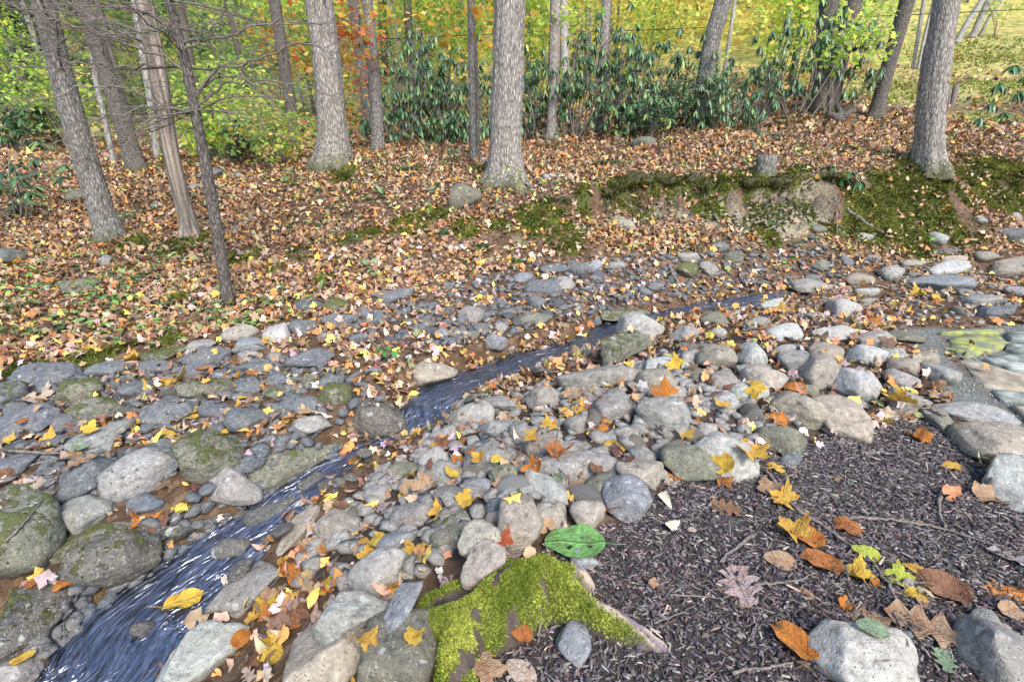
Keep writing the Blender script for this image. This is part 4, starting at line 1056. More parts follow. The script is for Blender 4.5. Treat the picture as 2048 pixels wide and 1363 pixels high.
# short grass on the far slope
V = np.random.default_rng(68); gx_ = V.uniform(5, 26, 60000); gy_ = V.uniform(8, 30, 60000); mk = blob_mask(gx_, gy_, GRASS_B, .6) * (.5 + fbm(np.stack([gx_, gy_, gx_ * 0], -1) * .8, 3, 69)); sel = V.random(60000) < mk * .8
P_ = np.stack([gx_[sel], gy_[sel], height(gx_[sel], gy_[sel])], -1); tag(moss_tufts('grass', P_, np.tile([0, 0, 1.], (len(P_), 1)), .11, 70, None, (.17, .22, .04), (.46, .40, .14)), None, None, None, 'stuff')
# ragged turf overhanging the cut bank: moss cushions along the crest, with moss hanging from their rims
def turf():
    g = np.random.default_rng(66); root = thing('overhanging_turf', "ragged mossy turf overhanging the bare clay of the cut bank", 'turf', (2.4, 6.2, .9)); acc = Acc(); TV, TN = [], []
    for a in np.arange(.06, .97, .021):
        if fbm(np.array([[a * 9, 0, 0]]), 2, 8)[0] < -.02 or g.random() < .3: continue
        i = min(int(a * (len(BANK) - 1)), len(BANK) - 2); f = a * (len(BANK) - 1) - i; c = BANK[i] * (1 - f) + BANK[i + 1] * f; tn = nrm(BANK[i + 1] - BANK[i]); nn = np.array([tn[1], -tn[0]])
        c = c + nn * (g.uniform(-.16, .05) - .30 * float(bank_wave(c[:1], c[1:2])[0])); z = float(height(np.array(c[0] - nn[0] * .12), np.array(c[1] - nn[1] * .12)))
        V, F = ico(3); V = V * np.array([g.uniform(.08, .16), g.uniform(.08, .13), g.uniform(.03, .07)]); V = V * (1 + .6 * fbm(V * 16 + a * 40, 3, 5)[:, None]); V = V + np.array([c[0], c[1], z - .03])
        acc.add(V, F, np.array([.06, .055, .03])); k = g.choice(len(V), 230); N_ = nrm(V - np.array([c[0], c[1], z - .03])); N_[:, 2] -= .15; kk = k[N_[k, 2] > -.75]; TV.append(V[kk]); TN.append(nrm(N_[kk] + np.array([0, -.25, -.1])))
    o = acc.build('sod', M_COL, root, True, np.array(root.location)); o['kind'] = 'stuff'
    moss_tufts('moss', np.concatenate(TV), np.concatenate(TN), .034, 67, root, (.045, .055, .014), (.19, .19, .04))
turf()

fine_rubble('bank_rubble', 80, [(1210,425),(1300,410),(1450,415),(1640,405),(1660,440),(1560,470),(1300,450),(1220,460)], .012, .04, 27, 'aasb', 't')
# roots hanging out of the cut bank
g = np.random.default_rng(71)
acc = Acc()
for k in range(260):
    u = g.uniform(1200, 1690); P0 = at(u, 400 + g.normal() * 12); n = nrm(normal_at(P0[:1], P0[1:2])[0] + np.array([0, -1.2, 0])); L_ = g.uniform(.05, .16)
    pts = [P0, P0 + n * L_ * .35 + np.array([g.normal() * .02, 0, -.2 * L_]), P0 + n * L_ * .45 + np.array([g.normal() * .05, 0, -.9 * L_])]
    V, F = tube(smooth_path(pts, 6), np.linspace(.004, .001, 6) * g.uniform(.6, 1.6), 4, False); acc.add(V, F)
o = acc.build('bank_rootlets', M_TWIG); tag(o, None, None, None, 'stuff')
# small stump standing on the edge of the bank
P0 = at(1535, 360); P0[1] += .10; P0[2] = float(height(P0[0], P0[1])) - .02
def stump_mesh(P0, r, h, seed, n=28):
    a = np.linspace(0, 2 * math.pi, n, endpoint=False); V = []; zz = [-.16, 0, .04, .1, h * .6, h]
    for z, k in zip(zz, (1.3, 1.3, 1.2, 1.1, 1.0, .97)):
        ch = 1 + fbm(np.stack([np.cos(a) * 2.6, np.sin(a) * 2.6, a * 0 + z * 1.2], -1), 3, seed) * (.28 if z < .1 else .16)
        V.append(np.stack([np.cos(a) * r * k * ch, np.sin(a) * r * k * ch, a * 0 + z + (fbm(np.stack([np.cos(a) * 3, np.sin(a) * 3, a * 0], -1), 2, seed + 1) * .025 if z == h else 0)], -1))
    V.append(np.array([[0, 0, h - .01]])); m = len(zz); V = np.concatenate(V); F = []
    for q in range(m - 1):
        for i in range(n): F += [(q * n + i, q * n + (i + 1) % n, (q + 1) * n + (i + 1) % n), (q * n + i, (q + 1) * n + (i + 1) % n, (q + 1) * n + i)]
    for i in range(n): F.append(((m - 1) * n + i, (m - 1) * n + (i + 1) % n, m * n))
    return V, np.array(F)
V, F = stump_mesh(P0, .115, .26, 5); o = obj('tree_stump', mk_mesh('tree_stump', V, F, M_BARK_GREY, True, fl=dict(moss=np.clip(.9 - V[:, 2] * 3.2, 0, 1))), None, P0)
tag(o, "short sawn-off tree stump with mossy foot on the edge of the cut bank", 'tree stump')
# ------------------------------------------------------------------ tree trunks
def lean_to(P, u, v):
    """the point of the sight line through (u, v) that stands in the plane y = P.y"""
    d = ray(u, v); return EYE + d * (P[1] - EYE[1]) / d[1]

def trunk_mesh(path, rad, seed, n=28, step=.06, ridge=.06, flare=.7, flare_h=.45, kf=7.0):
    path = np.asarray(path, float); L_ = np.linalg.norm(np.diff(path, axis=0), axis=1).sum(); m = max(int(L_ / step), 8)
    P = smooth_path(path, m); l = np.linspace(0, 1, m); R = np.interp(l, np.linspace(0, 1, len(rad)), rad)
    T = nrm(np.gradient(P, axis=0)); Xv = nrm(np.cross(T, np.array([0, 1., 0]))); Yv = np.cross(T, Xv)
    a = np.linspace(0, 2 * math.pi, n, endpoint=False); A, LL = np.meshgrid(a, l * L_)
    ca, sa = np.cos(A).ravel(), np.sin(A).ravel(); z = LL.ravel()
    nzv = fbm(np.stack([ca * kf, sa * kf, z * 1.6], -1), 3, seed); rg = 1 - np.abs(nzv) * 2.6
    big = fbm(np.stack([ca * 1.3, sa * 1.3, z * .9], -1), 2, seed + 5)
    fl = np.exp(-np.maximum(z - .12, 0) / flare_h * 2.2) * flare * 1.35; lob = 1 + .45 * fbm(np.stack([ca * 2.2, sa * 2.2, z * .5], -1), 2, seed + 8) * 2
    k = 1 + ridge * rg + .09 * big + fl * np.clip(lob, .1, 2.2)
    RR = (R[:, None] * k.reshape(m, n))
    V = P[:, None] + (Xv[:, None] * np.cos(A)[..., None] + Yv[:, None] * np.sin(A)[..., None]) * RR[..., None]
    i, j = np.meshgrid(np.arange(m - 1), np.arange(n), indexing='ij'); j2 = (j + 1) % n
    F = np.stack([i * n + j, i * n + j2, (i + 1) * n + j2, (i + 1) * n + j], -1).reshape(-1, 4)
    F = np.concatenate([F[:, [0, 1, 2]], F[:, [0, 2, 3]]]); V = np.concatenate([V.reshape(-1, 3), P[-1:]]); e = (m - 1) * n
    F = np.concatenate([F, np.stack([e + np.arange(n), e + (np.arange(n) + 1) % n, np.full(n, m * n)], -1)])
    z = np.r_[z, L_]
    return V, F, z, P, R

TREES = {}
def near_tree(key, name, label, base, tops, wb, wt, mat, seed, mossh=.35, flare=.7, extra=3.5, ridge=.06, kf=7., group=None, n=28, sink=.15, step=.06, moss=.72):
    """base (u, v) on the ground; tops: photo points up the trunk; wb, wt: width in photo pixels at base and at the frame's top"""
    B = at(*base); t = proj(B)[2]; pts = [B - np.array([0, 0, sink]), B] + [lean_to(B, *p) for p in tops]
    d = nrm(pts[-1] - pts[-2]); pts.append(pts[-1] + d * extra); top_t = proj(pts[-2])[2]
    rb, rt = .80 * wb / 2 * t / FPX, .83 * wt / 2 * top_t / FPX
    V, F, z, P, R = trunk_mesh(pts, [rb, rb, (rb + rt) / 2, rt, rt * .8, rt * .55], seed, n, step, ridge, flare, kf=kf)
    tr = thing(name, label, 'tree', B, group)
    mz = np.clip(moss * (1.1 - (z - sink) / mossh), 0, 1)
    obj('trunk', mk_mesh('trunk', V - B, F, mat, True, fl=dict(moss=mz)), tr)
    TREES[key] = (tr, B, P, R); return tr

near_tree('a', 'leaning_maple', "grey leaning trunk with dark flecks nearest the left edge", (222,478), [(165,300),(118,130),(85,0)], 47, 38, M_BARK_GREY, 1, .3, .5)
near_tree('b', 'leaning_maple', "dark leaning trunk behind the grey one on the left slope", (273,338), [(228,190),(190,80),(163,0)], 36, 25, M_BARK_DARK, 2, .2, .45)
near_tree('c', 'dead_cedar', "barkless tan dead trunk with a twisted streaky surface", (383,474), [(345,320),(322,180),(308,100),(288,0)], 34, 38, M_BARK_DEAD, 3, .12, .55, ridge=.05, kf=4.5)
near_tree('d', 'slender_hemlock', "slender dark hemlock with many bare twigs beside the barkless trunk", (458,612), [(424,400),(396,250),(372,130),(338,0)], 24, 17, M_BARK_DARK, 4, .25, .25, 2.5, n=16)
near_tree('e', 'oak_tree', "big pale oak with flared foot left of the thickest one", (668,325), [(664,250),(655,130),(638,0)], 62, 50, M_BARK_OAK, 5, .4, .62, n=64, step=.025, ridge=.07, kf=11)
near_tree('f', 'oak_tree', "thickest oak trunk in the middle with a wide flared mossy foot", (1010,366), [(1012,250),(1016,120),(1020,0)], 70, 58, M_BARK_OAK, 6, .4, .75, n=76, step=.022, ridge=.075, kf=12)
near_tree('g', 'young_maple', "thin lichen mottled trunk just left of the thickest oak", (946,326), [(944,200),(940,0)], 15, 14, M_BARK_GREY, 7, .15, .2, n=14)
near_tree('h', 'young_maple', "thinner shaded stem standing close behind the lichen mottled trunk", (956,318), [(954,200),(948,60),(946,0)], 11, 9, M_BARK_DARK, 8, .15, .2, n=12)
near_tree('i', 'oak_tree', "straight grey trunk standing right of the thickest oak before rhododendrons", (1104,280), [(1107,140),(1111,0)], 26, 24, M_BARK_OAK, 9, .2, .4, n=40, step=.04)
near_tree('j', 'oak_tree', "slim straight trunk rising out of the rhododendron hedge", (1200,266), [(1205,140),(1213,0)], 21, 20, M_BARK_OAK, 10, .2, .35, n=32, step=.05)
near_tree('k', 'leaning_oak', "trunk leaning towards the yellow slope, its foot hidden by rhododendron", (1398,256), [(1408,170),(1424,80),(1447,0)], 36, 38, M_BARK_GREY, 11, .2, .6, n=40, step=.04)
near_tree('l', 'leaning_oak', "dark double trunk behind the drooping rhododendron, its straighter stem", (1640,220), [(1652,110),(1658,0)], 44, 28, M_BARK_DARK, 12, .2, .4)
near_tree('m', 'leaning_oak', "leaning stem of the dark double trunk behind the rhododendron", (1660,216), [(1680,120),(1708,0)], 34, 40, M_BARK_DARK, 13, .2, .4)
near_tree('n', 'leaning_oak', "dark leaning trunk in the clearing between two thick trunks", (1750,236), [(1772,150),(1815,0)], 30, 29, M_BARK_DARK, 14, .15, .45)
near_tree('o', 'oak_tree', "thick deeply furrowed trunk on the mossy bank at the right", (1854,335), [(1863,210),(1876,100),(1894,0)], 54, 42, M_BARK_OAK, 15, .35, .5, n=56, step=.028, ridge=.08, kf=10)
near_tree('p', 'young_maple', "thin grey stem in front of the dark trunk behind the big pale oak", (757,302), [(748,150),(735,0)], 28, 20, M_BARK_GREY, 16, .2, .4)
near_tree('q', 'dark_maple', "dark trunk half hidden among orange leaves behind the thin grey stem", (742,270), [(722,120),(706,0)], 28, 24, M_BARK_DARK, 17, .2, .4)
near_tree('r', 'young_maple', "greyish trunk in shade behind the bare hemlock twigs", (592,285), [(575,170),(548,0)], 26, 26, M_BARK_DARK, 18, .2, .4)
near_tree('s', 'pale_birch', "pale thin trunk between the two leaning dark ones", (228,325), [(205,220),(190,150),(180,60),(172,0)], 11, 9, M_BARK_PALE, 19, .1, .3, n=12)
near_tree('t', 'pale_birch', "pale thin trunk just behind the barkless dead one", (316,318), [(300,200),(283,100),(268,0)], 14, 11, M_BARK_PALE, 20, .1, .3, n=12)
near_tree('u', 'pale_birch', "straight white trunk of the pair on the grassy slope", (1826,137), [(1838,60),(1848,0)], 8, 8, M_BARK_PALE, 21, .1, .3, n=10)
near_tree('v', 'pale_birch', "more slanted white trunk of the pair on the grassy slope", (1836,138), [(1850,70),(1868,0)], 7, 7, M_BARK_PALE, 22, .1, .3, n=10)
near_tree('w', 'hillside_tree', "slanting grey trunk high on the slope, lowest of the three", (1913,86), [(1935,45),(1965,0)], 12, 14, M_BARK_PALE, 23, .1, .4, n=10)
near_tree('x', 'hillside_tree', "slanting grey trunk high on the slope, middle of the three", (1944,76), [(1962,35),(1978,0)], 14, 13, M_BARK_PALE, 24, .1, .4, n=10)
near_tree('y', 'hillside_tree', "slanting grey trunk high on the slope, thinnest of the three", (1960,72), [(1982,30),(2004,0)], 7, 7, M_BARK_PALE, 25, .1, .4, n=10)

# ------------------------------------------------------------------ bare branches of the slender hemlock
def twig_rec(acc, P, d, L_, r, depth, g, droop=.0, flat=.35):
    n = 7 if depth else 5; pts = [P]; dd = d
    for k in range(n):
        dd = nrm(dd + g.normal(size=3) * np.array([.13, .13, .09]) + np.array([0, 0, -droop])); pts.append(pts[-1] + dd * L_ / n)
    pts = np.array(pts); V, F = tube(pts, np.linspace(r, r * .3, len(pts)), 4 if depth else 3, False); acc.add(V, F)
    if depth <= 0: return
    for k in range(2, n + 1):
        for s in (-1, 1):
            if g.random() < .30: continue
            t = pts[k] - pts[k - 1]; t = nrm(t); side = nrm(np.cross(t, np.array([0, 0, 1.])) * s + g.normal(size=3) * .35 * np.array([1, 1, flat]))
            dr = nrm(t * g.uniform(.5, 1.1) + side)
            twig_rec(acc, pts[k], dr, L_ * g.uniform(.28, .5) * (1 - .05 * k), r * .42, depth - 1, g, droop, flat)
    return pts
tr, B, P, R = TREES['d']; g = np.random.default_rng(81)
def on_trunk(v):
    _u, vv, _t = proj(P); i = int(np.abs(vv - v).argmin()); return P[i], R[i]
BR = [[(388,195),(430,140),(480,128),(545,108),(612,85),(690,122),(740,150)], [(394,212),(430,180),(510,160),(600,172),(700,200)], [(398,262),(330,212),(260,178),(190,168),(120,192),(0,214)],
      [(370,110),(420,60),(470,20),(500,-20)], [(364,90),(320,40),(240,10),(150,-10)], [(380,160),(320,110),(230,75),(120,40),(20,10)], [(392,230),(330,214),(240,225),(150,262),(100,290)],
      [(384,180),(460,150),(520,180),(570,230)], [(376,140),(300,130),(200,130),(80,112),(0,122)], [(360,80),(440,75),(560,40),(640,45),(700,90)]]
for k, row in enumerate(BR):
    acc = Acc(); c0, r0 = on_trunk(row[0][1]); pts = [c0]
    dy = g.uniform(-.12, .10)
    for q, (u, v) in enumerate(row[1:]): pts.append(lean_to(B + np.array([0, dy * (q + 1), 0]), u, v))
    pts = smooth_path(pts, 22); pts[1:] += g.normal(size=(21, 3)) * .012
    V, F = tube(pts, np.linspace(.011, .0022, 22), 6, False); acc.add(V, F)
    for i in range(3, 22):
        for s in (-1, 1):
            if g.random() < .42: continue
            t = nrm(pts[i] - pts[i - 1]); side = nrm(np.cross(t, np.array([0, -1., .15])) * s + g.normal(size=3) * .4)
            twig_rec(acc, pts[i], nrm(t * .9 + side * .8), g.uniform(.18, .45) * (1.15 - i / 26), .003, 1, g, .01)
    acc.build('branch', M_TWIG, tr, True, B)
for k in range(18):
    v = g.uniform(-60, 235); c0, r0 = on_trunk(v); a = g.uniform(0, 2 * math.pi); d = nrm(np.array([math.cos(a), math.sin(a) * .8, g.uniform(-.1, .3)])); acc = Acc()
    twig_rec(acc, c0, d, g.uniform(.8, 1.7), .0075, 2, g, .015); acc.build('branch', M_TWIG, tr, True, B)
# thin green sprays near the hemlock's top and forked dead limbs of the barkless cedar
NEEDLE = (np.array([[0, -.07, 0], [0, .07, 0], [1, .02, .03], [1, -.02, .03]]), np.array([[0, 1, 2], [0, 2, 3]]))
acc = Acc()
for k in range(46):
    v = g.uniform(-20, 210); c0, _r = on_trunk(v); a = g.uniform(0, 6.28); s0 = c0 + np.array([math.cos(a) * .5, math.sin(a) * .4, g.uniform(-.1, .2)]) * g.uniform(.3, 1.2)
    d = nrm(np.array([math.cos(a), math.sin(a), -.2])); m = 46; f = g.uniform(0, .28, m)[:, None]
    pos = s0 + d * f; sd_ = np.where(g.random(m) < .5, 1, -1)[:, None] * np.cross(d, [0, 0, 1]) + d * .6 + g.normal(size=(m, 3)) * .15
    scatter(acc, NEEDLE, pos, basis(sd_, np.tile([0, 0, 1.], (m, 1))), g.uniform(.02, .045, m), np.array([.06, .12, .05]) * g.uniform(.6, 1.5, (m, 1)))
o = acc.build('needles', M_FOLI, tr, False, B); o['kind'] = 'stuff'
tr, B, P, R = TREES['c']
for k in range(5):
    c0, r0 = on_trunk(g.uniform(-40, 190)); a = g.uniform(2.4, 4.2); acc = Acc()
    twig_rec(acc, c0, nrm(np.array([math.cos(a), -.3, .25])), g.uniform(.6, 1.2), .013, 2, g, .0); acc.build('branch', M_TWIG, tr, True, B)
# a few small limbs on the other near trunks
for key, vs in (('a', (60, 150)), ('b', (40, 120)), ('e', (20,)), ('r', (60, 130)), ('q', (80,)), ('p', (120, 60))):
    tr, B, P, R = TREES[key]
    for v in vs:
        c0, r0 = on_trunk(v); a = g.uniform(0, 6.28); acc = Acc(); twig_rec(acc, c0, nrm(np.array([math.cos(a), -.4, .35])), g.uniform(.8, 1.5), .014, 2, g, .0)
        acc.build('branch', M_TWIG, tr, True, B)
# ------------------------------------------------------------------ leaf templates: length along +x, upper side +z
def leaf_tmpl(width, fold=.12, curl=.1, n=4):
    xs = np.linspace(0, 1, n + 1); V = []; F = []
    for x in xs: V.append((x, 0, -curl * x * x))
    for s in (-1, 1):
        for x in xs[1:-1]: V.append((x, s * width * math.sin(math.pi * x ** .85), fold * width * 1.5 - curl * x * x))
    k = n - 1
    for q, s in enumerate((-1, 1)):
        o_ = n + 1 + q * k
        side = [0] + [o_ + i for i in range(k)] + [n]
        for i in range(n):
            a, b, c, d = i, i + 1, side[i + 1], side[i]
            tri = [(a, b, c), (a, c, d)] if s > 0 else [(b, a, c), (c, a, d)]
            F += [t for t in tri if len(set(t)) == 3]
    return np.array(V, float), np.array(F)
RH_T = leaf_tmpl(.13, -.25, .18, 4); OV_T = leaf_tmpl(.28, .1, .15, 3); OV2_T = leaf_tmpl(.36, .15, .1, 3); SM_T = leaf_tmpl(.3, .1, .05, 2)
def star_leaf(lobes, seed, depth=.45):
    """small lobed leaf (maple, oak) as a fan with a bent surface"""
    g = np.random.default_rng(seed); n = lobes * 2; a = np.linspace(-2.75, 2.75, n + 1); V = [(.42, 0, .05)]
    for i, t in enumerate(a):
        r = (.50 if i % 2 else .50 * (1 - depth * .6)) * (1.15 - .18 * abs(t) / 2.7) * g.uniform(.85, 1.15)
        if i in (0, n): r *= .8
        V.append((.42 + r * math.cos(t), r * math.sin(t) * .95, g.uniform(-.10, .12)))
    F = [(0, i, i + 1) for i in range(1, n + 1)]
    return np.array(V), np.array(F)
MAPLES = [star_leaf(5, 3), star_leaf(5, 4, .35), star_leaf(4, 5, .4), star_leaf(6, 6, .3)]

def pal(cols, n, g, var=.25):
    w_ = np.array([c[3] for c in cols], float); k = g.choice(len(cols), n, p=w_ / w_.sum())
    return np.clip(np.array([c[:3] for c in cols])[k] * g.uniform(1 - var, 1 + var, (n, 1)) * (1 + g.normal(size=(n, 3)) * .07), .004, .95)
P_LIME = [(.48,.62,.10,4),(.32,.48,.08,3),(.70,.72,.16,3),(.15,.27,.06,1.2)]
P_YEL = [(.85,.70,.16,5),(.80,.76,.22,3),(.82,.54,.10,2),(.60,.66,.15,3)]
P_ORG = [(.62,.20,.05,3),(.66,.34,.06,3),(.52,.11,.05,2),(.55,.42,.08,2)]
P_GRN = [(.14,.25,.06,4),(.30,.42,.10,3),(.07,.13,.04,2),(.50,.56,.14,2)]
P_DRK = [(.03,.065,.04,4),(.05,.10,.05,3),(.10,.17,.06,1.5)]
P_MIX = [(.46,.58,.12,3),(.74,.64,.16,2),(.26,.38,.09,2.5),(.66,.38,.10,.7)]

def foliage(acc, c, rad, n, size, cols, g, tm=OV_T, clump=14, flat=.5, droop=.25):
    """n leaves in small sprays spread unevenly through an ellipsoid"""
    nc = max(n // clump, 1); q = nrm(g.normal(size=(nc, 3))) * (g.random((nc, 1)) ** .45); q *= np.array(rad)
    hole = fbm((q + c) * 1.4, 2, int(abs(c[0]) * 10) % 97); q = q[hole > -.22] if (hole > -.22).sum() > nc * .3 else q; nc = len(q)
    if nc == 0: return
    ctr = np.repeat(q + c, clump, axis=0); m = len(ctr); sp = size * 2.4
    pos = ctr + g.normal(size=(m, 3)) * np.array([sp, sp, sp * flat])
    az = g.uniform(0, 6.283, m); d = np.stack([np.cos(az), np.sin(az), -np.abs(g.normal(size=m)) * droop * 2], -1)
    col = pal(cols, nc, g, .2).repeat(clump, axis=0) * g.uniform(.75, 1.25, (m, 1))
    scatter(acc, tm, pos, basis(d, np.tile([0, 0, 1.], (m, 1)) + g.normal(size=(m, 3)) * .8), size * g.uniform(.7, 1.3, m), col)

# ------------------------------------------------------------------ rhododendrons
def rhodo(u, v, wpx, hpx, label, n, seed, leaf=.15, dens=1.0, depth=.55, droopy=.8, base_t=None, group="rhododendrons of the hedge", bare=.12):
    g = np.random.default_rng(seed); B = at(u, v); t = proj(B)[2]; rw, H_ = wpx / 2 * t / FPX, hpx * t / FPX
    root = thing('rhododendron', label, 'shrub', B, group); stems, leaves = Acc(), Acc(); tips = []
    for k in range(max(6, n // 7)):
        a = g.uniform(0, 6.283); r = rw * math.sqrt(g.random()); top = np.array([math.cos(a) * r, math.sin(a) * r * depth, H_ * g.uniform(.45, 1.0) * (1 - .25 * (r / rw) ** 2)])
        b0 = np.array([top[0] * .35 + g.normal() * .05, top[1] * .35, -.08]); b0[2] += float(height(np.array(B[0] + b0[0]), np.array(B[1] + b0[1]))) - B[2]
        path = smooth_path([b0, (b0 + top) / 2 + g.normal(size=3) * .10 * H_, top], 9); V, F = tube(path, np.linspace(.018, .006, 9), 5, False); stems.add(V, F); tips.append(path)
    for k in range(n):
        path = tips[k % len(tips)]; i = int(g.integers(3, 9)) if k % 3 else 8; off = g.normal(size=3) * np.array([.22, .18, .12]) * min(1.2, H_)
        c = path[i] + off
        if c[2] < bare * H_: c[2] = H_ * g.uniform(.2, .6)
        if k % 2 == 0: V, F = tube([path[max(i - 1, 0)], c], [.006, .004], 4, False); stems.add(V, F)
        m = int(g.integers(7, 12)); az = np.linspace(0, 6.283, m, endpoint=False) + g.uniform(0, 6) + g.normal(size=m) * .2
        dr = -np.abs(g.normal(droopy, .35, m)); d = np.stack([np.cos(az), np.sin(az), dr], -1); col = pal([(.045,.10,.035,3),(.075,.155,.05,3),(.035,.075,.04,2),(.15,.22,.06,1.6)], m, g, .3)
        if g.random() < .12: col[0] = (.42, .36, .05)
        scatter(leaves, RH_T, np.tile(c, (m, 1)) + d * .015, basis(d, np.tile([0, 0, 1.], (m, 1)) + np.stack([np.cos(az), np.sin(az), az * 0], -1) * .6), leaf * g.uniform(.7, 1.2, m), col)
    stems.build('stems', M_TWIG, root); o = leaves.build('foliage', M_RHODO, root)
    return root
HEDGE = [(800,290,120,130,"dark low rhododendron at the hedge's left end beside the hollow trunk",46),(850,284,130,190,"tall rhododendron with yellow leaves showing through, near the hedge's left end",64),(910,284,110,150,"rhododendron just left of the lichen mottled trunk",52),
 (885,292,150,70,"low dark rhododendron spreading in front of the hedge's left half",40),(975,280,80,160,"rhododendron half hidden behind the thickest oak",40),(1062,280,80,190,"rhododendron filling the gap between the thickest oak and the straight grey trunk",60),
 (1150,276,90,200,"tall rhododendron right of the straight grey trunk",62),(1225,270,100,180,"rhododendron round the foot of the slim straight trunk",60),(1290,272,120,160,"drooping rhododendron right of the slim straight trunk",60),
 (1345,262,110,120,"rhododendron thicket on the near side of the trunk leaning to the yellow slope",48),(1440,256,110,110,"rhododendron at the foot of the leaning trunk, its right side",46),(1500,238,110,130,"rhododendron between the leaning trunk and the tall drooping one",46)]
for k, (u, v, w_, h_, lb, n) in enumerate(HEDGE): rhodo(u, v, w_ * 1.15, h_ * (.86 + .5 * ((k * 7) % 5) / 4), lb, int(n * 1.75), 300 + k, droopy=1.25)
rhodo(1590, 236, 150, 250, "tall open rhododendron with hanging leaves left of the dark double trunk", 64, 330, .19, droopy=1.5, depth=.4)
rhodo(1655, 226, 110, 240, "tall rhododendron with bunches of hanging leaves before the dark double trunk", 46, 331, .19, droopy=1.6, depth=.4)
rhodo(1510, 272, 50, 70, "small rhododendron with hanging leaves in the leaf litter clearing", 9, 332, .17, droopy=1.4)
rhodo(25, 440, 120, 150, "broad leaved rhododendron at the photo's left edge", 26, 333, .18, droopy=.35)
rhodo(70, 200, 160, 200, "dark rhododendron thicket far back at the left edge", 90, 334, .2, droopy=.5)
rhodo(20, 300, 150, 160, "dark evergreen shrub behind the leftmost leaning trunk", 60, 335, .2, droopy=.5)
# holly-like shrub with small shiny leaves in front of the hedge
def leafy(name, label, cat, u, v, wpx, hpx, n, size, cols, seed, tm=OV_T, t_over=None, lean=0, group=None, mat=None, stemr=.012, low=.3, flat=.5, up=0, nst=5, dthick=.7):
    g = np.random.default_rng(seed); B = at(u, v); t = proj(B)[2]; rw, H_ = wpx / 2 * t / FPX, hpx * t / FPX; root = thing(name, label, cat, B, group)
    st, lf = Acc(), Acc()
    for k in range(nst):
        a = g.uniform(0, 6.28); top = np.array([math.cos(a) * rw * .7, math.sin(a) * rw * .4, H_ * g.uniform(.75, 1)]); V, F = tube(smooth_path([[0, 0, -.05], top * np.array([.3, .3, .5]) + g.normal(size=3) * .04, top], 9), np.linspace(stemr, stemr * .3, 9), 5, False); st.add(V, F)
        for q in range(4):
            f = g.uniform(.35, .9); V, F = tube([top * f * np.array([.7, .7, 1]), top * f * np.array([.7, .7, 1]) + g.normal(size=3) * np.array([rw * .5, rw * .3, H_ * .12])], [stemr * .4, stemr * .15], 4, False); st.add(V, F)
    foliage(lf, np.array([0, 0, H_ * (low + 1) / 2]), (rw, rw * dthick, H_ * (1 - low) / 2 * 1.1), n, size, cols, g, tm, flat=flat)
    st.build('stems', M_TWIG, root); lf.build('foliage', mat or M_FOLI, root)
    return root
leafy('holly_shrub', "shrub of small shiny dark leaves in front of the hedge near the leaning trunk", 'shrub', 1300, 282, 120, 80, 900, .045, [(.03,.09,.03,3),(.06,.15,.05,2)], 340, SM_T, mat=M_RHODO)
leafy('holly_shrub', "small leaved evergreen shrub hiding the foot of the leaning trunk", 'shrub', 1400, 262, 130, 120, 1200, .045, [(.03,.08,.03,3),(.05,.12,.045,2)], 341, SM_T, mat=M_RHODO)
# young rhododendron growing on the lip of the cut bank: every leaf a piece of its own
def rosette_plant(label, centers, leafmesh, seed, base, mat=M_RHODO):
    g = np.random.default_rng(seed); root = thing('young_rhododendron', label, 'shrub', base); st = Acc()
    for (c, size, m, dr) in centers:
        V, F = tube(smooth_path([base - np.array([0, 0, .04]), (base + c) / 2 + np.array([0, 0, .03]), c], 7), np.linspace(.009, .005, 7), 5, False); st.add(V - base, F)
        for k in range(m):
            az = 6.283 * k / m + g.normal() * .2; d = np.array([math.cos(az), math.sin(az), dr + g.normal() * .18]); R_ = basis(d[None], np.array([[0, 0, 1.]]))[0]
            o = obj('leaf', leafmesh, root); o.matrix_local = Matrix.LocRotScale(Vector(c - base), Matrix(R_.tolist()), Vector((1, 1, 1)) * size * g.uniform(.75, 1.15))
    st.build('stem', M_TWIG, root)
LEAF_RH = mk_mesh('leaf', *leaf_tmpl(.15, .2, .22, 6), M_RHODO, True, col=np.array([.045, .12, .04]))
P0 = at(1690, 385)
rosette_plant("young rhododendron with broad leaves on the lip of the cut bank", [(lean_to(P0, 1660, 335), .17, 8, -.05), (lean_to(P0, 1690, 345) + np.array([0, -.1, 0]), .16, 9, -.25), (lean_to(P0, 1705, 362) + np.array([0, -.15, 0]), .15, 10, -.6),
               (lean_to(P0, 1675, 355) + np.array([0, -.05, 0]), .14, 7, -.3)], LEAF_RH, 350, P0)
P0 = at(2120, 330)
rosette_plant("rhododendron branch hanging into view at the right edge", [(lean_to(P0, 2030, 130), .20, 10, -.8), (lean_to(P0, 2000, 165), .20, 10, -1.1), (lean_to(P0, 2040, 185), .19, 9, -.9), (lean_to(P0, 1985, 205), .18, 9, -1.0), (lean_to(P0, 1960, 235), .16, 8, -1.2), (lean_to(P0, 2010, 225), .16, 8, -.9), (lean_to(P0, 2060, 150), .2, 10, -.6)], LEAF_RH, 351, P0)

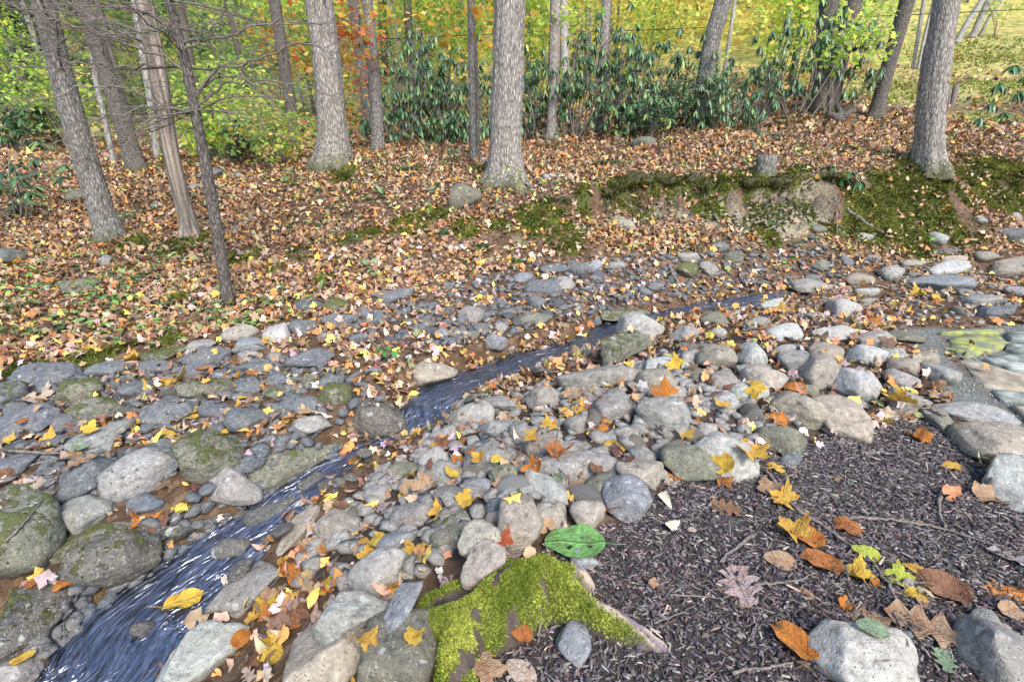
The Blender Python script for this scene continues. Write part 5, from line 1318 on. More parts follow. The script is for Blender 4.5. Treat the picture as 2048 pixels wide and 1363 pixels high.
# ------------------------------------------------------------------ leafy saplings and understory seen between the trunks
U = [  # u, v (foot), width px, height px, leaves, leaf size, palette, label
 (500,300,150,170,1500,.10,P_LIME,"lime green leafy sapling left of the big pale oak"),
 (430,320,110,150,1000,.10,P_LIME,"yellow-green sapling between the hemlock and the pine sapling"),
 (560,330,130,120,900,.09,P_MIX,"pale green and pinkish sapling at the big oak's left foot"),
 (590,270,110,230,520,.10,P_ORG,"orange-red maple sapling between the shaded trunk and the big pale oak"),
 (730,285,120,150,600,.09,P_ORG,"orange maple sapling in front of the dark trunk"),
 (720,250,120,240,520,.11,P_ORG,"taller red-orange maple behind the big pale oak"),
 (140,300,170,170,1500,.10,P_LIME,"bright green understory shrub between the leaning trunks"),
 (40,250,160,200,1500,.10,P_LIME,"light green understory shrub behind the left edge's evergreens"),
 (250,250,150,250,1500,.11,P_MIX,"yellow and orange leafed sapling behind the dark leaning trunk"),
 (120,190,190,220,600,.12,P_ORG,"pale orange maple high behind the leftmost trunk"),
 (350,240,140,220,1200,.11,P_MIX,"mixed green and yellow sapling behind the barkless trunk"),
 (820,200,160,230,1500,.12,P_MIX,"yellow-green sapling above the hedge's left end"),
 (930,190,130,210,1200,.12,P_LIME,"green sapling above the hedge behind the mottled trunk"),
 (1060,210,110,230,1100,.12,P_LIME,"lime sapling between the thickest oak and the straight grey trunk"),
 (1300,190,150,190,1500,.12,P_LIME,"lime green sapling above the hedge's right half"),
 (1560,180,150,200,1500,.12,P_LIME,"bright lime maple behind the tall open rhododendron"),
 (1730,150,110,170,700,.11,P_LIME,"bright lime maple sapling between the dark double trunk and leaning trunk"),
 (1640,185,110,90,500,.09,P_ORG,"small orange sapling at the foot of the dark double trunk"),
 (1990,75,150,80,400,.12,P_LIME,"lime leafed sapling high on the slope near the right edge"),
 (640,235,120,240,1100,.12,P_MIX,"mixed yellow sapling behind the big pale oak")]
for k, (u, v, w_, h_, n, s_, pl_, lb) in enumerate(U): leafy('leafy_sapling', lb, 'sapling', u, v, w_, h_, n, s_, pl_, 400 + k, [OV_T, OV2_T][k % 2], low=.15, group="saplings of the understory")
# soft young pine and hemlock
def needle_tree(label, u, v, wpx, hpx, seed, col):
    g = np.random.default_rng(seed); B = at(u, v); t = proj(B)[2]; rw, H_ = wpx / 2 * t / FPX, hpx * t / FPX; root = thing('pine_sapling', label, 'sapling', B); st, lf = Acc(), Acc()
    V, F = tube([[0, 0, -.05], [0, 0, H_]], [.015, .004], 5); st.add(V, F)
    for k in range(46):
        z = H_ * g.uniform(.12, 1); a = g.uniform(0, 6.28); L_ = rw * (1.1 - z / H_ * .8) * g.uniform(.7, 1.1); d = np.array([math.cos(a), math.sin(a), .15]); p0 = np.array([0, 0, z]); V, F = tube([p0, p0 + d * L_], [.005, .002], 4, False); st.add(V, F)
        m = 70; f = g.uniform(.15, 1, m)[:, None]; dd = d * .8 + g.normal(size=(m, 3)) * .5
        scatter(lf, NEEDLE, p0 + d * L_ * f, basis(dd, np.tile([0, 0, 1.], (m, 1))), g.uniform(.07, .12, m), np.array(col) * g.uniform(.6, 1.4, (m, 1)))
    st.build('trunk', M_TWIG, root); o = lf.build('needles', M_FOLI, root, False); o['kind'] = 'stuff'
needle_tree("soft bluish green pine sapling behind the slender hemlock", 480, 330, 90, 80, 450, (.10, .17, .09))
needle_tree("pale green pine sapling behind the leftmost leaning trunk", 110, 290, 100, 70, 451, (.09, .16, .07))
# foliage hanging into the top of the view
def spray(label, P0, cols, n, size, rad, seed, tm):
    g = np.random.default_rng(seed)
    root = thing('maple_bough', label, 'bough', P0); lf, st = Acc(), Acc(); foliage(lf, np.zeros(3), rad, n, size, cols, g, tm, clump=8, flat=.35)
    V, F = tube(smooth_path([[-rad[0], .1, rad[2] * 2.2], [0, 0, rad[2] * .7], [rad[0] * .8, 0, -rad[2] * .2]], 9), np.linspace(.012, .003, 9), 5, False); st.add(V, F)
    st.build('limb', M_TWIG, root); lf.build('foliage', M_FOLI, root)
spray("bough of big yellow leaves hanging beside the thickest oak", EYE + ray(966, 50) * 6.6, [(.72, .46, .05, 1), (.75, .38, .05, 1)], 60, .13, (.22, .25, .38), 460, OV2_T)
spray("bough of lime maple leaves hanging before the dark double trunk", EYE + ray(1715, 75) * 8.2, P_LIME, 260, .10, (.5, .4, .55), 461, MAPLES[0])
spray("bough of lime leaves hanging above the straight grey trunk's hedge", EYE + ray(1140, 40) * 8.8, P_LIME, 150, .11, (.4, .3, .3), 462, OV2_T)
spray("bough of red-orange leaves hanging right of the big pale oak", EYE + ray(705, 60) * 7.4, P_ORG, 170, .09, (.3, .3, .45), 463, MAPLES[1])

# ------------------------------------------------------------------ trees of the forest behind
LAND = sorted([(float(proj(lean_to(B, 0, 40) * np.array([0, 1, 1]) + np.array([np.interp(0, [0, 1], [P[-2][0], P[-2][0]]), 0, 0]))[0]), tr['label']) for key, (tr, B, P, R) in TREES.items()])
SEEN = set()
def forest_label(kind, u, t):
    """names the foreground trunk beside which a forest tree shows"""
    du = sorted((abs(u - x), x, l) for x, l in LAND); short = {}
    for far in ('nearer', 'deeper in the wood', 'farthest back'):
        for _d, x, l in du[:3]:
            lb = f"{kind} forest tree {far}, {'just right' if u > x else 'just left'} of the " + ' '.join(l.split(' with ')[0].split(' in front')[0].split(' before')[0].split(' behind')[0].split(' standing')[0].split(' rising')[0].split(',')[0].split()[:6])
            lb = ' '.join(lb.split()[:16])
            if lb not in SEEN: SEEN.add(lb); return lb
    return lb
g = np.random.default_rng(501); spots = []; tries = 0
while len(spots) < 84 and tries < 5000:
    tries += 1; t = g.uniform(13, 36); u = g.uniform(-120, 2170); xx = (u - 1024) / FPX * t; yy = t * .98 + 1
    if u > 1560 and t < 31: continue
    if all((xx - a) ** 2 + (yy - b) ** 2 > (1.3 + .02 * t) ** 2 for a, b, *_ in spots): spots.append((xx, yy, u, t))
DESC = ["dark evergreen", "yellow-green", "golden yellow", "orange leafed", "lime green"]
for k, (xx, yy, u, t) in enumerate(sorted(spots, key=lambda s: s[3])):
    zz = float(height(np.array(xx), np.array(yy))); Hh = g.uniform(9, 13); r0 = g.uniform(.05, .16)
    zone = 'left' if u < 560 else ('mid' if u < 1120 else ('yel' if u < 1560 else 'right'))
    pl_, ds = {'left': [(P_DRK, 0), (P_GRN, 0), (P_LIME, 4), (P_MIX, 1)], 'mid': [(P_LIME, 4), (P_MIX, 1), (P_YEL, 2), (P_LIME, 4)], 'yel': [(P_YEL, 2), (P_YEL, 2), (P_MIX, 1)], 'right': [(P_LIME, 4), (P_YEL, 2), (P_LIME, 4)]}[zone][int(g.integers(3 if zone in ('yel', 'right') else 4))]
    root = thing('forest_tree', None, 'tree', (xx, yy, zz), "trees of the forest behind the hedge"); root['label'] = forest_label(DESC[ds], u, t)
    ln = g.normal(size=2) * .5; V, F = tube(smooth_path([[0, 0, -.3], [ln[0] * .4, ln[1] * .4, Hh * .4], [ln[0], ln[1], Hh]], 9), np.linspace(r0, r0 * .35, 9), 8)
    obj('trunk', mk_mesh('trunk', V, F, [M_BARK_PALE, M_BARK_GREY, M_BARK_DARK][int(g.integers(3))], True, fl=dict(moss=np.zeros(len(V)))), root)
    hi_ = g.random() < .55; acc = Acc(); n = 620 if hi_ else 1150
    lo = 3.0 if hi_ else .4
    foliage(acc, np.array([ln[0] * .4, ln[1] * .4, lo + 3.2]), (g.uniform(1.4, 2.2), g.uniform(1.2, 1.8), 3.4), n, .17 + .003 * t, pl_, g, [OV_T, SM_T, OV2_T][k % 3], clump=16)
    acc.build('crown', M_FOLI, root)
# the far wood: foliage covering the rising hillside, read as one mass
acc = Acc()
for k in range(1000):
    t = g.uniform(26, 56); u = g.uniform(-150, 2200); xx = (u - 1024) / FPX * t; yy = t; zz = float(height(np.array(xx), np.array(yy)))
    if 1580 < u and t < 46: continue
    pl_ = (P_DRK if g.random() < .45 else P_GRN) if u < 520 else (P_MIX if u < 1050 else (P_YEL if u < 1600 else (P_LIME if g.random() < .7 else P_YEL)))
    if u < 1000 and g.random() < .25: pl_ = P_LIME
    hh = g.uniform(.5, 5.5)
    foliage(acc, np.array([xx, yy, zz + hh]), (1.7, 1.5, 1.5), 64, .34, pl_, g, SM_T, clump=16)
o = acc.build('far_wood', M_FOLI); tag(o, None, None, None, 'stuff')
# ------------------------------------------------------------------ what leaves fall on: ground, stones, stump
VV, FF, off = [GROUND_V], [GB_F], len(GROUND_V)
FF[0] = np.concatenate([GB_F[:, [0, 1, 2]], GB_F[:, [0, 2, 3]]]); n_ground = len(FF[0])
for V, F in STONE_T + [STUMP_T]: VV.append(V); FF.append(F + off); off += len(V)
BV = np.concatenate(VV); BF = np.concatenate(FF)
BVH = BVHTree.FromPolygons(BV.tolist(), BF.tolist())
DOWN = Vector((0, 0, -1))
def drop(x, y):
    """first surface below (x, y): point, normal, whether it is a stone"""
    p, n, i, d = BVH.ray_cast(Vector((x, y, 8)), DOWN)
    if p is None: return None
    if n.z < 0: n = -n
    return np.array(p), np.array(n), i >= n_ground

# ------------------------------------------------------------------ leaf litter
P_LITTER = [(.28,.165,.088,8),(.38,.245,.145,8),(.19,.105,.055,8),(.48,.35,.24,3.5),(.50,.24,.06,4),(.41,.155,.045,3),(.60,.43,.11,2),(.14,.085,.06,4),(.33,.13,.08,1),(.24,.27,.11,1.2)]
P_STREAMSIDE = [(.40,.26,.17,6),(.52,.39,.30,6),(.30,.18,.10,4),(.58,.32,.09,3.2),(.66,.46,.10,2.2),(.20,.11,.07,3),(.42,.18,.08,1.6),(.42,.32,.31,3)]
CUP = [leaf_tmpl(.27, .3, .25, 3), leaf_tmpl(.33, -.25, -.3, 3)]
LT = MAPLES + CUP
LOWT = [leaf_tmpl(.3, .3, .25, 2), leaf_tmpl(.36, -.25, -.25, 2), star_leaf(3, 8, .5), leaf_tmpl(.33, .15, .3, 2)]
STONY = [[tuple(at(u, v)[:2]) for u, v in pg] for pg in ([(690,650),(900,570),(1080,515),(1420,500),(1660,480),(1700,560),(1560,620),(1300,640),(1180,670),(960,710),(800,760)],
         [(560,1150),(820,880),(1060,760),(1250,700),(1480,620),(1760,520),(2048,500),(2048,640),(1880,660),(1900,780),(1640,880),(1440,940),(1240,1010),(980,1090),(700,1200)],
         [(-60,745),(300,695),(600,640),(760,760),(690,880),(500,960),(330,1060),(-60,1180)])]
def litter(name, n, reg, size, seed, cols, keep_stone=.15, cover=None, bvh=True, curl=.5, stony=.3, LT=LT):
    g = np.random.default_rng(seed); x, y = reg(g, n); D, Wd, Zw = stream_at(x, y)
    ok = D > Wd * 1.0; ok &= (edge_dist(x, y, MULCH) < .02) & (edge_dist(x, y, PATIO) < -.02) & (edge_dist(x, y, STRIP) < -.02) | (g.random(len(x)) < .012)
    mo = blob_mask(x, y, MOSS_B); cl = blob_mask(x, y, CLAY_B); gr = blob_mask(x, y, GRASS_B, .6)
    st_ = np.zeros(len(x), bool)
    for pg in STONY: st_ |= inside(x, y, pg)
    ok &= ~st_ | (g.random(len(x)) < stony)
    ok &= g.random(len(x)) > np.maximum(np.maximum(mo * .80, cl * .93), gr * .8)
    cl_n = fbm(np.stack([x * 1.3, y * 1.3, x * 0], -1), 3, seed + 1); ok &= g.random(len(x)) < np.clip(1.0 + cl_n * .9, .45, 1)
    x, y = x[ok], y[ok]
    if bvh:
        P, N_ = [], []
        for a, b in zip(x, y):
            r = drop(a, b)
            if r is None or (r[2] and (g.random() > keep_stone or r[1][2] < .55)): continue
            P.append(r[0]); N_.append(r[1])
        P, N_ = np.array(P), np.array(N_)
    else: P = np.stack([x, y, height(x, y)], -1); N_ = normal_at(x, y)
    m = len(P); P = P + N_ * (g.random((m, 1)) ** 1.5 * .03 + .004)
    up = nrm(N_ + g.normal(size=(m, 3)) * curl); col = pal(cols, m, g, .28); acc = Acc(); s = size(P, g) * g.uniform(.6, 1.35, m)
    for k, tm in enumerate(LT):
        q = slice(k, None, len(LT)); mm = len(P[q])
        scatter(acc, tm, P[q], basis(g.normal(size=(mm, 3)), up[q]), s[q][:, None] * np.stack([np.ones(mm), g.uniform(.6, 1.1, mm), g.uniform(.4, 2.4, mm)], -1), col[q])
    o = acc.build(name, M_LITTER, None, False); tag(o, None, None, None, 'stuff')
def reg_slope(g, n):      # the leaf slope and the far banks, seen from the path: a fan that thins with distance
    y = 2.2 + 3.4 * g.random(n); half = y * 1.12 + .6; return g.uniform(-1, 1, n) * half, y
def reg_upper(g, n):
    y = 5.3 + 5.7 * g.random(n) ** 1.1; half = y * 1.12 + .6; return g.uniform(-1, 1, n) * half, y
def reg_far(g, n):
    y = 9.5 + 14 * g.random(n) ** 1.2; half = y * 1.1 + .6; return g.uniform(-1, 1, n) * half, y
def reg_near(g, n):
    return g.uniform(-3.6, 3.6, n), g.uniform(.75, 5.2, n)
litter('leaf_litter', 34000, reg_slope, lambda P, g: .058 + 0 * P[:, 1], 601, P_LITTER, .05, curl=.30, stony=.22)
litter('fallen_leaves', 76000, reg_upper, lambda P, g: np.where(P[:, 1] > 7.5, .074, .066), 604, P_LITTER, .05, curl=.27, stony=.22, LT=LOWT)
litter('distant_leaf_litter', 24000, reg_far, lambda P, g: .135 + 0 * P[:, 1], 602, P_LITTER, bvh=False, LT=LOWT)
litter('streamside_leaves', 13500, reg_near, lambda P, g: .06 + 0 * P[:, 1], 603, P_STREAMSIDE, .035, curl=.5, stony=.6)

# ------------------------------------------------------------------ dark mulch: shredded bark and chips
g = np.random.default_rng(611); MP = np.array(MULCH)
def chips(name, n, L_, W_, Hh, cols, seed, tilt):
    g = np.random.default_rng(seed); x = g.uniform(-.1, 3.2, n); y = g.uniform(.5, 2.7, n); e = edge_dist(x, y, MULCH); ok = (e > -.03 + g.random(n) * .05) & ((x > -.1) & (np.abs(x) < y * 1.15 + 1.5))
    x, y = x[ok], y[ok]; m = len(x); P = np.stack([x, y, height(x, y) + g.random(m) ** 2 * .012 + .001], -1)
    tm = (np.array([[-.5, -.35, -.5], [-.5, .3, -.5], [.5, .12, -.4], [.5, -.18, -.4], [-.42, -.3, .5], [-.46, .26, .45], [.45, .1, .5], [.4, -.14, .5]]),
          np.array([[4, 7, 6], [4, 6, 5], [0, 4, 5], [0, 5, 1], [2, 6, 7], [2, 7, 3], [1, 5, 6], [1, 6, 2], [3, 7, 4], [3, 4, 0]]))
    az = g.normal(.35, .9, m) + (g.random(m) < .3) * g.uniform(0, 6, m); d = np.stack([np.cos(az), -np.sin(az), g.normal(size=m) * tilt], -1)
    acc = Acc(); k = g.uniform(.5, 1.5, m) ** 1.2
    scatter(acc, tm, P, basis(d, np.tile([0, 0, 1.], (m, 1)) + g.normal(size=(m, 3)) * tilt * 1.5), np.stack([L_ * k, W_ * k * g.uniform(.6, 1.4, m), Hh * g.uniform(.6, 1.6, m)], -1), pal(cols, m, g, .35))
    tag(acc.build(name, M_COL, None, False), None, None, None, 'stuff')
P_MULCH = [(.098,.082,.080,8),(.052,.044,.043,4.5),(.165,.14,.132,5),(.26,.225,.205,2.6),(.16,.11,.09,1.4)]
chips('mulch', 64000, .0155, .0064, .0034, P_MULCH, 612, .22)
chips('mulch_shreds', 15000, .028, .0026, .0028, P_MULCH + [(.30, .235, .18, .9), (.19, .15, .125, 1.6)], 613, .14)
chips('mulch_splinters', 520, .036, .0065, .003, [(.46, .36, .28, 3), (.38, .27, .21, 2), (.5, .43, .37, 1)], 614, .12)
chips('mulch_nuggets', 1500, .018, .015, .009, [(.07,.062,.066,4),(.11,.10,.105,2),(.05,.04,.04,3)], 615, .5)

# ------------------------------------------------------------------ single leaves one can pick out
def leaf_outline(kind, n=60):
    a = np.linspace(-math.pi, math.pi, n, endpoint=False)
    if kind == 'maple':
        r = .60 + .12 * np.cos(a * 5 * .98) * (np.abs(a) < 2.75) + .05 * np.cos(a * 15) + .02 * np.sin(a * 19); r *= 1.02 - .07 * np.abs(a); r = np.where(np.abs(a) > 2.8, .22, r); return .40 + .62 * r * 1.25 * np.cos(a), .8 * r * np.sin(a) * 1.15
    if kind == 'tulip':
        r = .50 + .085 * np.cos(4 * a + math.pi) + .03 * np.sin(a * 11); return .48 + r * np.cos(a) * 1.02, r * np.sin(a) * 1.05
    if kind == 'oak':
        x = .5 + .5 * np.cos(a); y = np.sin(a) * (.23 + .11 * np.sin(x * 24)) * (.65 + .7 * x * (1.25 - x)); return x, y * 1.25
    x = .5 + .5 * np.cos(a); y = np.sin(a) * (.30 if kind == 'beech' else .36) * (1 - .25 * (x - .42)) + .010 * np.sin(a * (n / 2)) * np.sign(np.sin(a)); return x, y
def leaf_mesh(kind, seed, hole=False):
    g = np.random.default_rng(seed); x, y = leaf_outline(kind); n = len(x); rings = [1, .8, .55, .3]; V = []
    for q in rings: V.append(np.stack([.45 + (x - .45) * q, y * q, x * 0], -1))
    V.append(np.array([[.45, 0, 0]])); V = np.concatenate(V); F = []
    for r in range(3):
        for i in range(n):
            k = (i + 1) % n; F += [(r * n + i, r * n + k, (r + 1) * n + k), (r * n + i, (r + 1) * n + k, (r + 1) * n + i)]
    for i in range(n): F.append((3 * n + i, 3 * n + (i + 1) % n, 4 * n))
    F = np.array(F)
    if hole:
        c = V[F].mean(1); ho = np.zeros(len(F), bool)
        for hx, hy, hr in ((.28, .06, .028), (.22, .03, .03), (.60, .12, .035), (.36, -.12, .02)): ho |= np.hypot(c[:, 0] - hx, c[:, 1] - hy) < hr
        F = F[~ho]
    c1, c2, c3 = g.uniform(-.35, .35), g.uniform(-.6, .6), g.uniform(-.2, .35)
    if kind == 'flat': c1, c2, c3 = .05, .1, .08
    V[:, 2] = c1 * (V[:, 0] - .45) ** 2 * 1.6 + c2 * V[:, 1] ** 2 * 1.4 + c3 * np.abs(V[:, 1]) * .6 + .22 * fbm(V * 3.0 + seed, 2, seed) * (np.hypot(V[:, 0] - .45, V[:, 1]) + .2) + .02 * fbm(V * 11, 2, seed + 2)
    if hole: V[:, 2] *= .5
    st = np.array([[x.min(), 0, V[:, 2].min() * .5], [x.min() - .16, .02, .01], [x.min() - .34, .05, .04]]); sv, sf = tube(st, [.012, .009, .008], 4)
    F = np.concatenate([F, sf + len(V)]); V = np.concatenate([V, sv])
    return mk_mesh('autumn_leaf', V, F, M_HERO)
KINDS = ['maple', 'oak', 'beech', 'tulip', 'broad']
LMESH = {k: [leaf_mesh(k, 700 + 10 * i + q) for q in range(6)] for i, k in enumerate(KINDS)}
LMESH['green'] = [leaf_mesh('broad', 790, True)]
LC = {'green': (.17, .36, .10), 'yellow': (.66, .44, .06), 'gold': (.60, .36, .06), 'orange': (.56, .21, .035), 'rust': (.40, .15, .04), 'tan': (.43, .28, .165), 'pale': (.50, .40, .31), 'pink': (.45, .33, .30), 'brown': (.24, .12, .065), 'red': (.42, .09, .035), 'lime': (.42, .46, .07), 'grey': (.33, .29, .28), 'sage': (.25, .34, .2), 'plum': (.16, .07, .06)}
def put_leaf(P, N_, size, yaw, kind, color, label, seed, tilt=.25, group=None, lift=.012):
    g = random.Random(seed); up = nrm(np.array(N_) + np.array([g.gauss(0, tilt), g.gauss(0, tilt), .25])); d = np.array([math.cos(yaw), math.sin(yaw), 0]); R_ = basis(d[None], up[None])[0]
    o = obj('autumn_leaf', LMESH[kind][seed % len(LMESH[kind])]); P = np.array(P) + up * lift - R_[:, 0] * size * .45
    o.matrix_world = Matrix.LocRotScale(Vector(P), Matrix(R_.tolist()), Vector((size, size * g.uniform(.85, 1.1), size * g.uniform(.8, 1.5))))
    c = np.array(LC[color]) * g.uniform(.88, 1.12); o.color = (*c, 1); tag(o, label, 'leaf', group); return o
HL = [  # u, v, length px, angle (degrees, in the picture), kind, colour, label
 (1152,1090,122,178,'green','green',"large green leaf with insect holes lying on the dark mulch"),
 (955,1330,95,80,'maple','tan',"big tan maple leaf at the foot of the mossy stump"),
 (1045,1350,72,150,'beech','pale',"pale narrow leaf beside the big tan maple leaf"),
 (1615,1078,72,120,'broad','orange',"curled orange leaf under the long grey twig"),
 (1582,1072,66,110,'maple','gold',"yellowish curled leaf touching the curled orange one"),
 (1645,1132,78,150,'broad','rust',"curled rust orange leaf in the row of leaves on mulch"),
 (1562,1124,64,165,'beech','tan',"tan veined leaf left of the rust orange one"),
 (1712,1152,60,140,'maple','yellow',"yellow star-shaped leaf in the row of leaves on mulch"),
 (1483,1180,108,85,'oak','pink',"long pale oak leaf alone on the mulch"),
 (1588,1290,98,120,'broad','orange',"large orange leaf near the flat-topped grey rock"),
 (1855,1262,140,150,'oak','tan',"longest brown oak leaf above the pitted boulder"),
 (1888,1182,92,150,'broad','brown',"wide brown leaf right of the green-edged leaves"),
 (1735,1112,56,150,'beech','lime',"yellow-green leaf under the long grey twig"),
 (1797,1160,58,150,'maple','lime',"lime and yellow leaf beside the twig's lower end"),
 (1820,1176,48,20,'broad','grey',"grey-lilac leaf overlapping the lime leaf"),
 (1832,1192,48,170,'beech','yellow',"yellow leaf peeking from under the grey-lilac one"),
 (1830,1144,46,150,'beech','gold',"narrow golden leaf above the grey-lilac one"),
 (2015,1186,84,165,'oak','orange',"curled orange leaf at the right edge of the mulch"),
 (2025,1125,80,140,'oak','grey',"pale grey oak leaf at the right edge of the mulch"),
 (1738,1236,72,155,'oak','tan',"tan leaf pair above the flat-topped grey rock"),
 (1748,1262,62,165,'beech','sage',"sage green leaf touching the flat-topped grey rock"),
 (1700,1058,68,155,'beech','rust',"narrow rust leaf between the two long twigs"),
 (1975,1000,48,170,'tulip','tan',"small tan leaf with two holes below the kerb slab"),
 (2015,1226,56,10,'broad','tan',"tan leaf lying on the pitted boulder"),
 (1886,1328,62,60,'oak','sage',"green lobed oak leaf between the two bottom rocks"),
 (1438,930,86,110,'broad','yellow',"big yellow and pink leaf standing at the pile's edge"),
 (1500,912,66,95,'maple','gold',"big golden maple leaf propped on the pale flat-faced boulder"),
 (1552,940,46,160,'beech','gold',"small golden leaf at the start of the long twig"),
 (1344,952,56,110,'oak','orange',"orange lobed leaf against the grey-brown boulder"),
 (1240,888,66,170,'oak','yellow',"bright yellow leaf flat on the two-humped boulder's neighbour"),
 (1205,856,62,20,'broad','orange',"wide orange leaf in the heart of the cobble pile"),
 (1095,866,54,170,'maple','yellow',"bright yellow crumpled leaf near the forked branch"),
 (1790,808,64,150,'maple','gold',"large yellow leaf at the upper edge of the mulch"),
 (1812,832,62,170,'oak','tan',"tan and yellow leaf at the upper edge of the mulch"),
 (1592,776,44,150,'broad','orange',"crumpled orange leaf behind the oblong boulder"),
 (961,916,34,95,'tulip','gold',"small golden diamond leaf leaning on the wide grey cobble"),
 (996,918,34,30,'beech','yellow',"small oval yellow leaf on the wide grey cobble"),
 (1038,918,50,70,'broad','pink',"pale pink leaf right of the oval yellow one"),
 (936,1004,48,40,'tulip','yellow',"yellow leaf above the dark cube-like stone"),
 (882,1028,48,30,'maple','gold',"golden leaf pointing down towards the dark moss flecked stone"),
 (855,985,62,30,'maple','tan',"tan patched leaf by the upright cobbles"),
 (753,1082,58,80,'oak','yellow',"yellow upright leaf above the pale egg-shaped boulder"),
 (828,1112,52,40,'maple','gold',"golden leaf at the rear of the mossy stump"),
 (1002,1084,44,140,'maple','red',"red-orange leaf with holes behind the stone on the stump"),
 (1226,1023,48,10,'beech','rust',"rusty leaf propped on the smooth bluish boulder"),
 (1030,1110,44,30,'broad','pink',"greyish pink curled leaf on the back of the stump"),
 (544,1296,78,95,'oak','yellow',"yellow brown leaf hanging over the big tan and grey block"),
 (578,1232,64,120,'maple','tan',"tan maple leaf on top of the streamside heap"),
 (482,1278,44,70,'broad','orange',"curled orange leaf low in the streamside heap"),
 (510,1322,66,80,'oak','brown',"brown ragged leaf under the yellow one in the streamside heap"),
 (829,1276,36,75,'tulip','yellow',"yellow fan-shaped leaf on the speckled olive boulder"),
 (737,1285,44,130,'maple','gold',"yellow-brown leaf between the block and the striped stone"),
 (160,928,64,60,'oak','tan',"tan oak leaf on the big dark square-edged block"),
 (95,895,60,20,'maple','gold',"golden leaf in the heap above the bent twigs"),
 (180,868,42,10,'maple','yellow',"yellow maple leaf on the flat veined stone"),
 (162,894,30,10,'broad','sage',"pale green leaf fragment on the flat veined stone"),
 (75,802,60,170,'maple','pale',"pale cream leaf by the uppermost boulder at the left edge"),
 (356,1022,42,20,'beech','yellow',"yellow leaf at the stream bend"),
 (320,1052,52,140,'maple','brown',"large brown leaf next to the stream bend"),
 (290,1040,44,110,'maple','orange',"orange leaf beside the large brown one at the stream bend"),
 (44,1322,44,40,'beech','yellow',"yellow leaf on the stone in the bottom left corner"),
 (120,1172,46,20,'beech','orange',"orange leaf in the red cluster by the water"),
 (96,1160,36,160,'beech','red',"red leaf in the cluster by the water"),
 (68,1168,40,20,'beech','rust',"rust leaf at the end of the cluster by the water"),
 (360,765,44,100,'maple','gold',"golden leaf standing above the dark lichen boulder"),
 (312,780,40,80,'maple','yellow',"yellow leaf left of the great oval slate"),
 (270,722,36,30,'maple','gold',"orange-yellow leaf on the thin flat slab"),
 (1272,808,40,100,'broad','yellow',"yellow curled leaf right of the purple-grey angular stone"),
 (1350,735,40,170,'maple','yellow',"yellow leaf lying on the pale low boulder of the ridge"),
 (1330,790,54,160,'maple','orange',"orange curled leaf under the tan square-ended block"),
 (1155,795,62,150,'oak','tan',"tan curled leaf in front of the long smooth boulder"),
 (1178,826,50,30,'maple','gold',"cream and gold leaf beside the purple-grey stone"),
 (1362,872,44,100,'maple','gold',"golden leaf against the cobble behind the yellow leaves"),
 (1190,938,44,80,'broad','brown',"dark brown leaf upright on the lumpy grey stone"),
 (1115,958,30,60,'tulip','sage',"pale green folded leaf beside the pale pointed stone"),
 (1260,922,30,80,'broad','plum',"dark red leaf on the plain grey cobble"),
 (1880,598,40,20,'broad','yellow',"bright yellow leaf in the upper stream bed"),
 (1835,590,36,160,'maple','yellow',"yellow leaf below the big bluish slab"),
 (1560,630,50,150,'maple','gold',"golden leaf near the peaked boulder"),
 (1735,645,46,95,'maple','orange',"orange leaf upright beside the peaked boulder"),
 (1835,878,38,90,'tulip','orange',"small orange leaf alone near the top of the mulch"),
 (1440,965,40,90,'maple','rust',"rusty leaf at the foot of the big yellow and pink leaf"),
 (1450,1020,60,160,'oak','brown',"brown leaf heap edge on the mulch below the boulder"),
 (1540,985,46,150,'tulip','tan',"tan angular leaf left of the long twig"),
 (1565,1005,52,140,'maple','gold',"yellow and brown leaf touching the long twig"),
 (1910,936,44,170,'beech','gold',"small narrow leaf on mulch near the kerb slab"),
 (1040,1262,56,150,'beech','rust',"curled orange leaf in the hollow of the stump"),
]
for k, (u, v, L_, an, kd, cl, lb) in enumerate(HL):
    P0 = at(u, v, .01); r = None
    d = ray(u, v); hit = BVH.ray_cast(Vector(EYE), Vector(nrm(d)))
    if hit[0] is not None: P0, N0 = np.array(hit[0]), np.array(hit[1])
    else: N0 = np.array([0, 0, 1.])
    if N0[2] < 0: N0 = -N0
    t = proj(P0)[2]; yaw = math.atan2(math.sin(math.radians(an)) * 1.3, math.cos(math.radians(an)))
    N0 = nrm(N0 * .6 + np.array([0, -.25, .5]))
    if kd == 'green': N0 = np.array([0, -.25, 1.]); P0 = P0 + np.array([0, -.02, .02])
    put_leaf(P0, N0, L_ * .97 * t / FPX, yaw, kd, cl, lb, 3 * k + 1, .16)
P0 = EYE + ray(365, 1208) * ((-.425 - CAM_Z) / ray(365, 1208)[2]); put_leaf(P0, (0, 0, 1), 75 * proj(P0)[2] / FPX, .35, 'beech', 'yellow', "long yellow leaf afloat on the stream's wide lower run", 5, .03, None, .02)
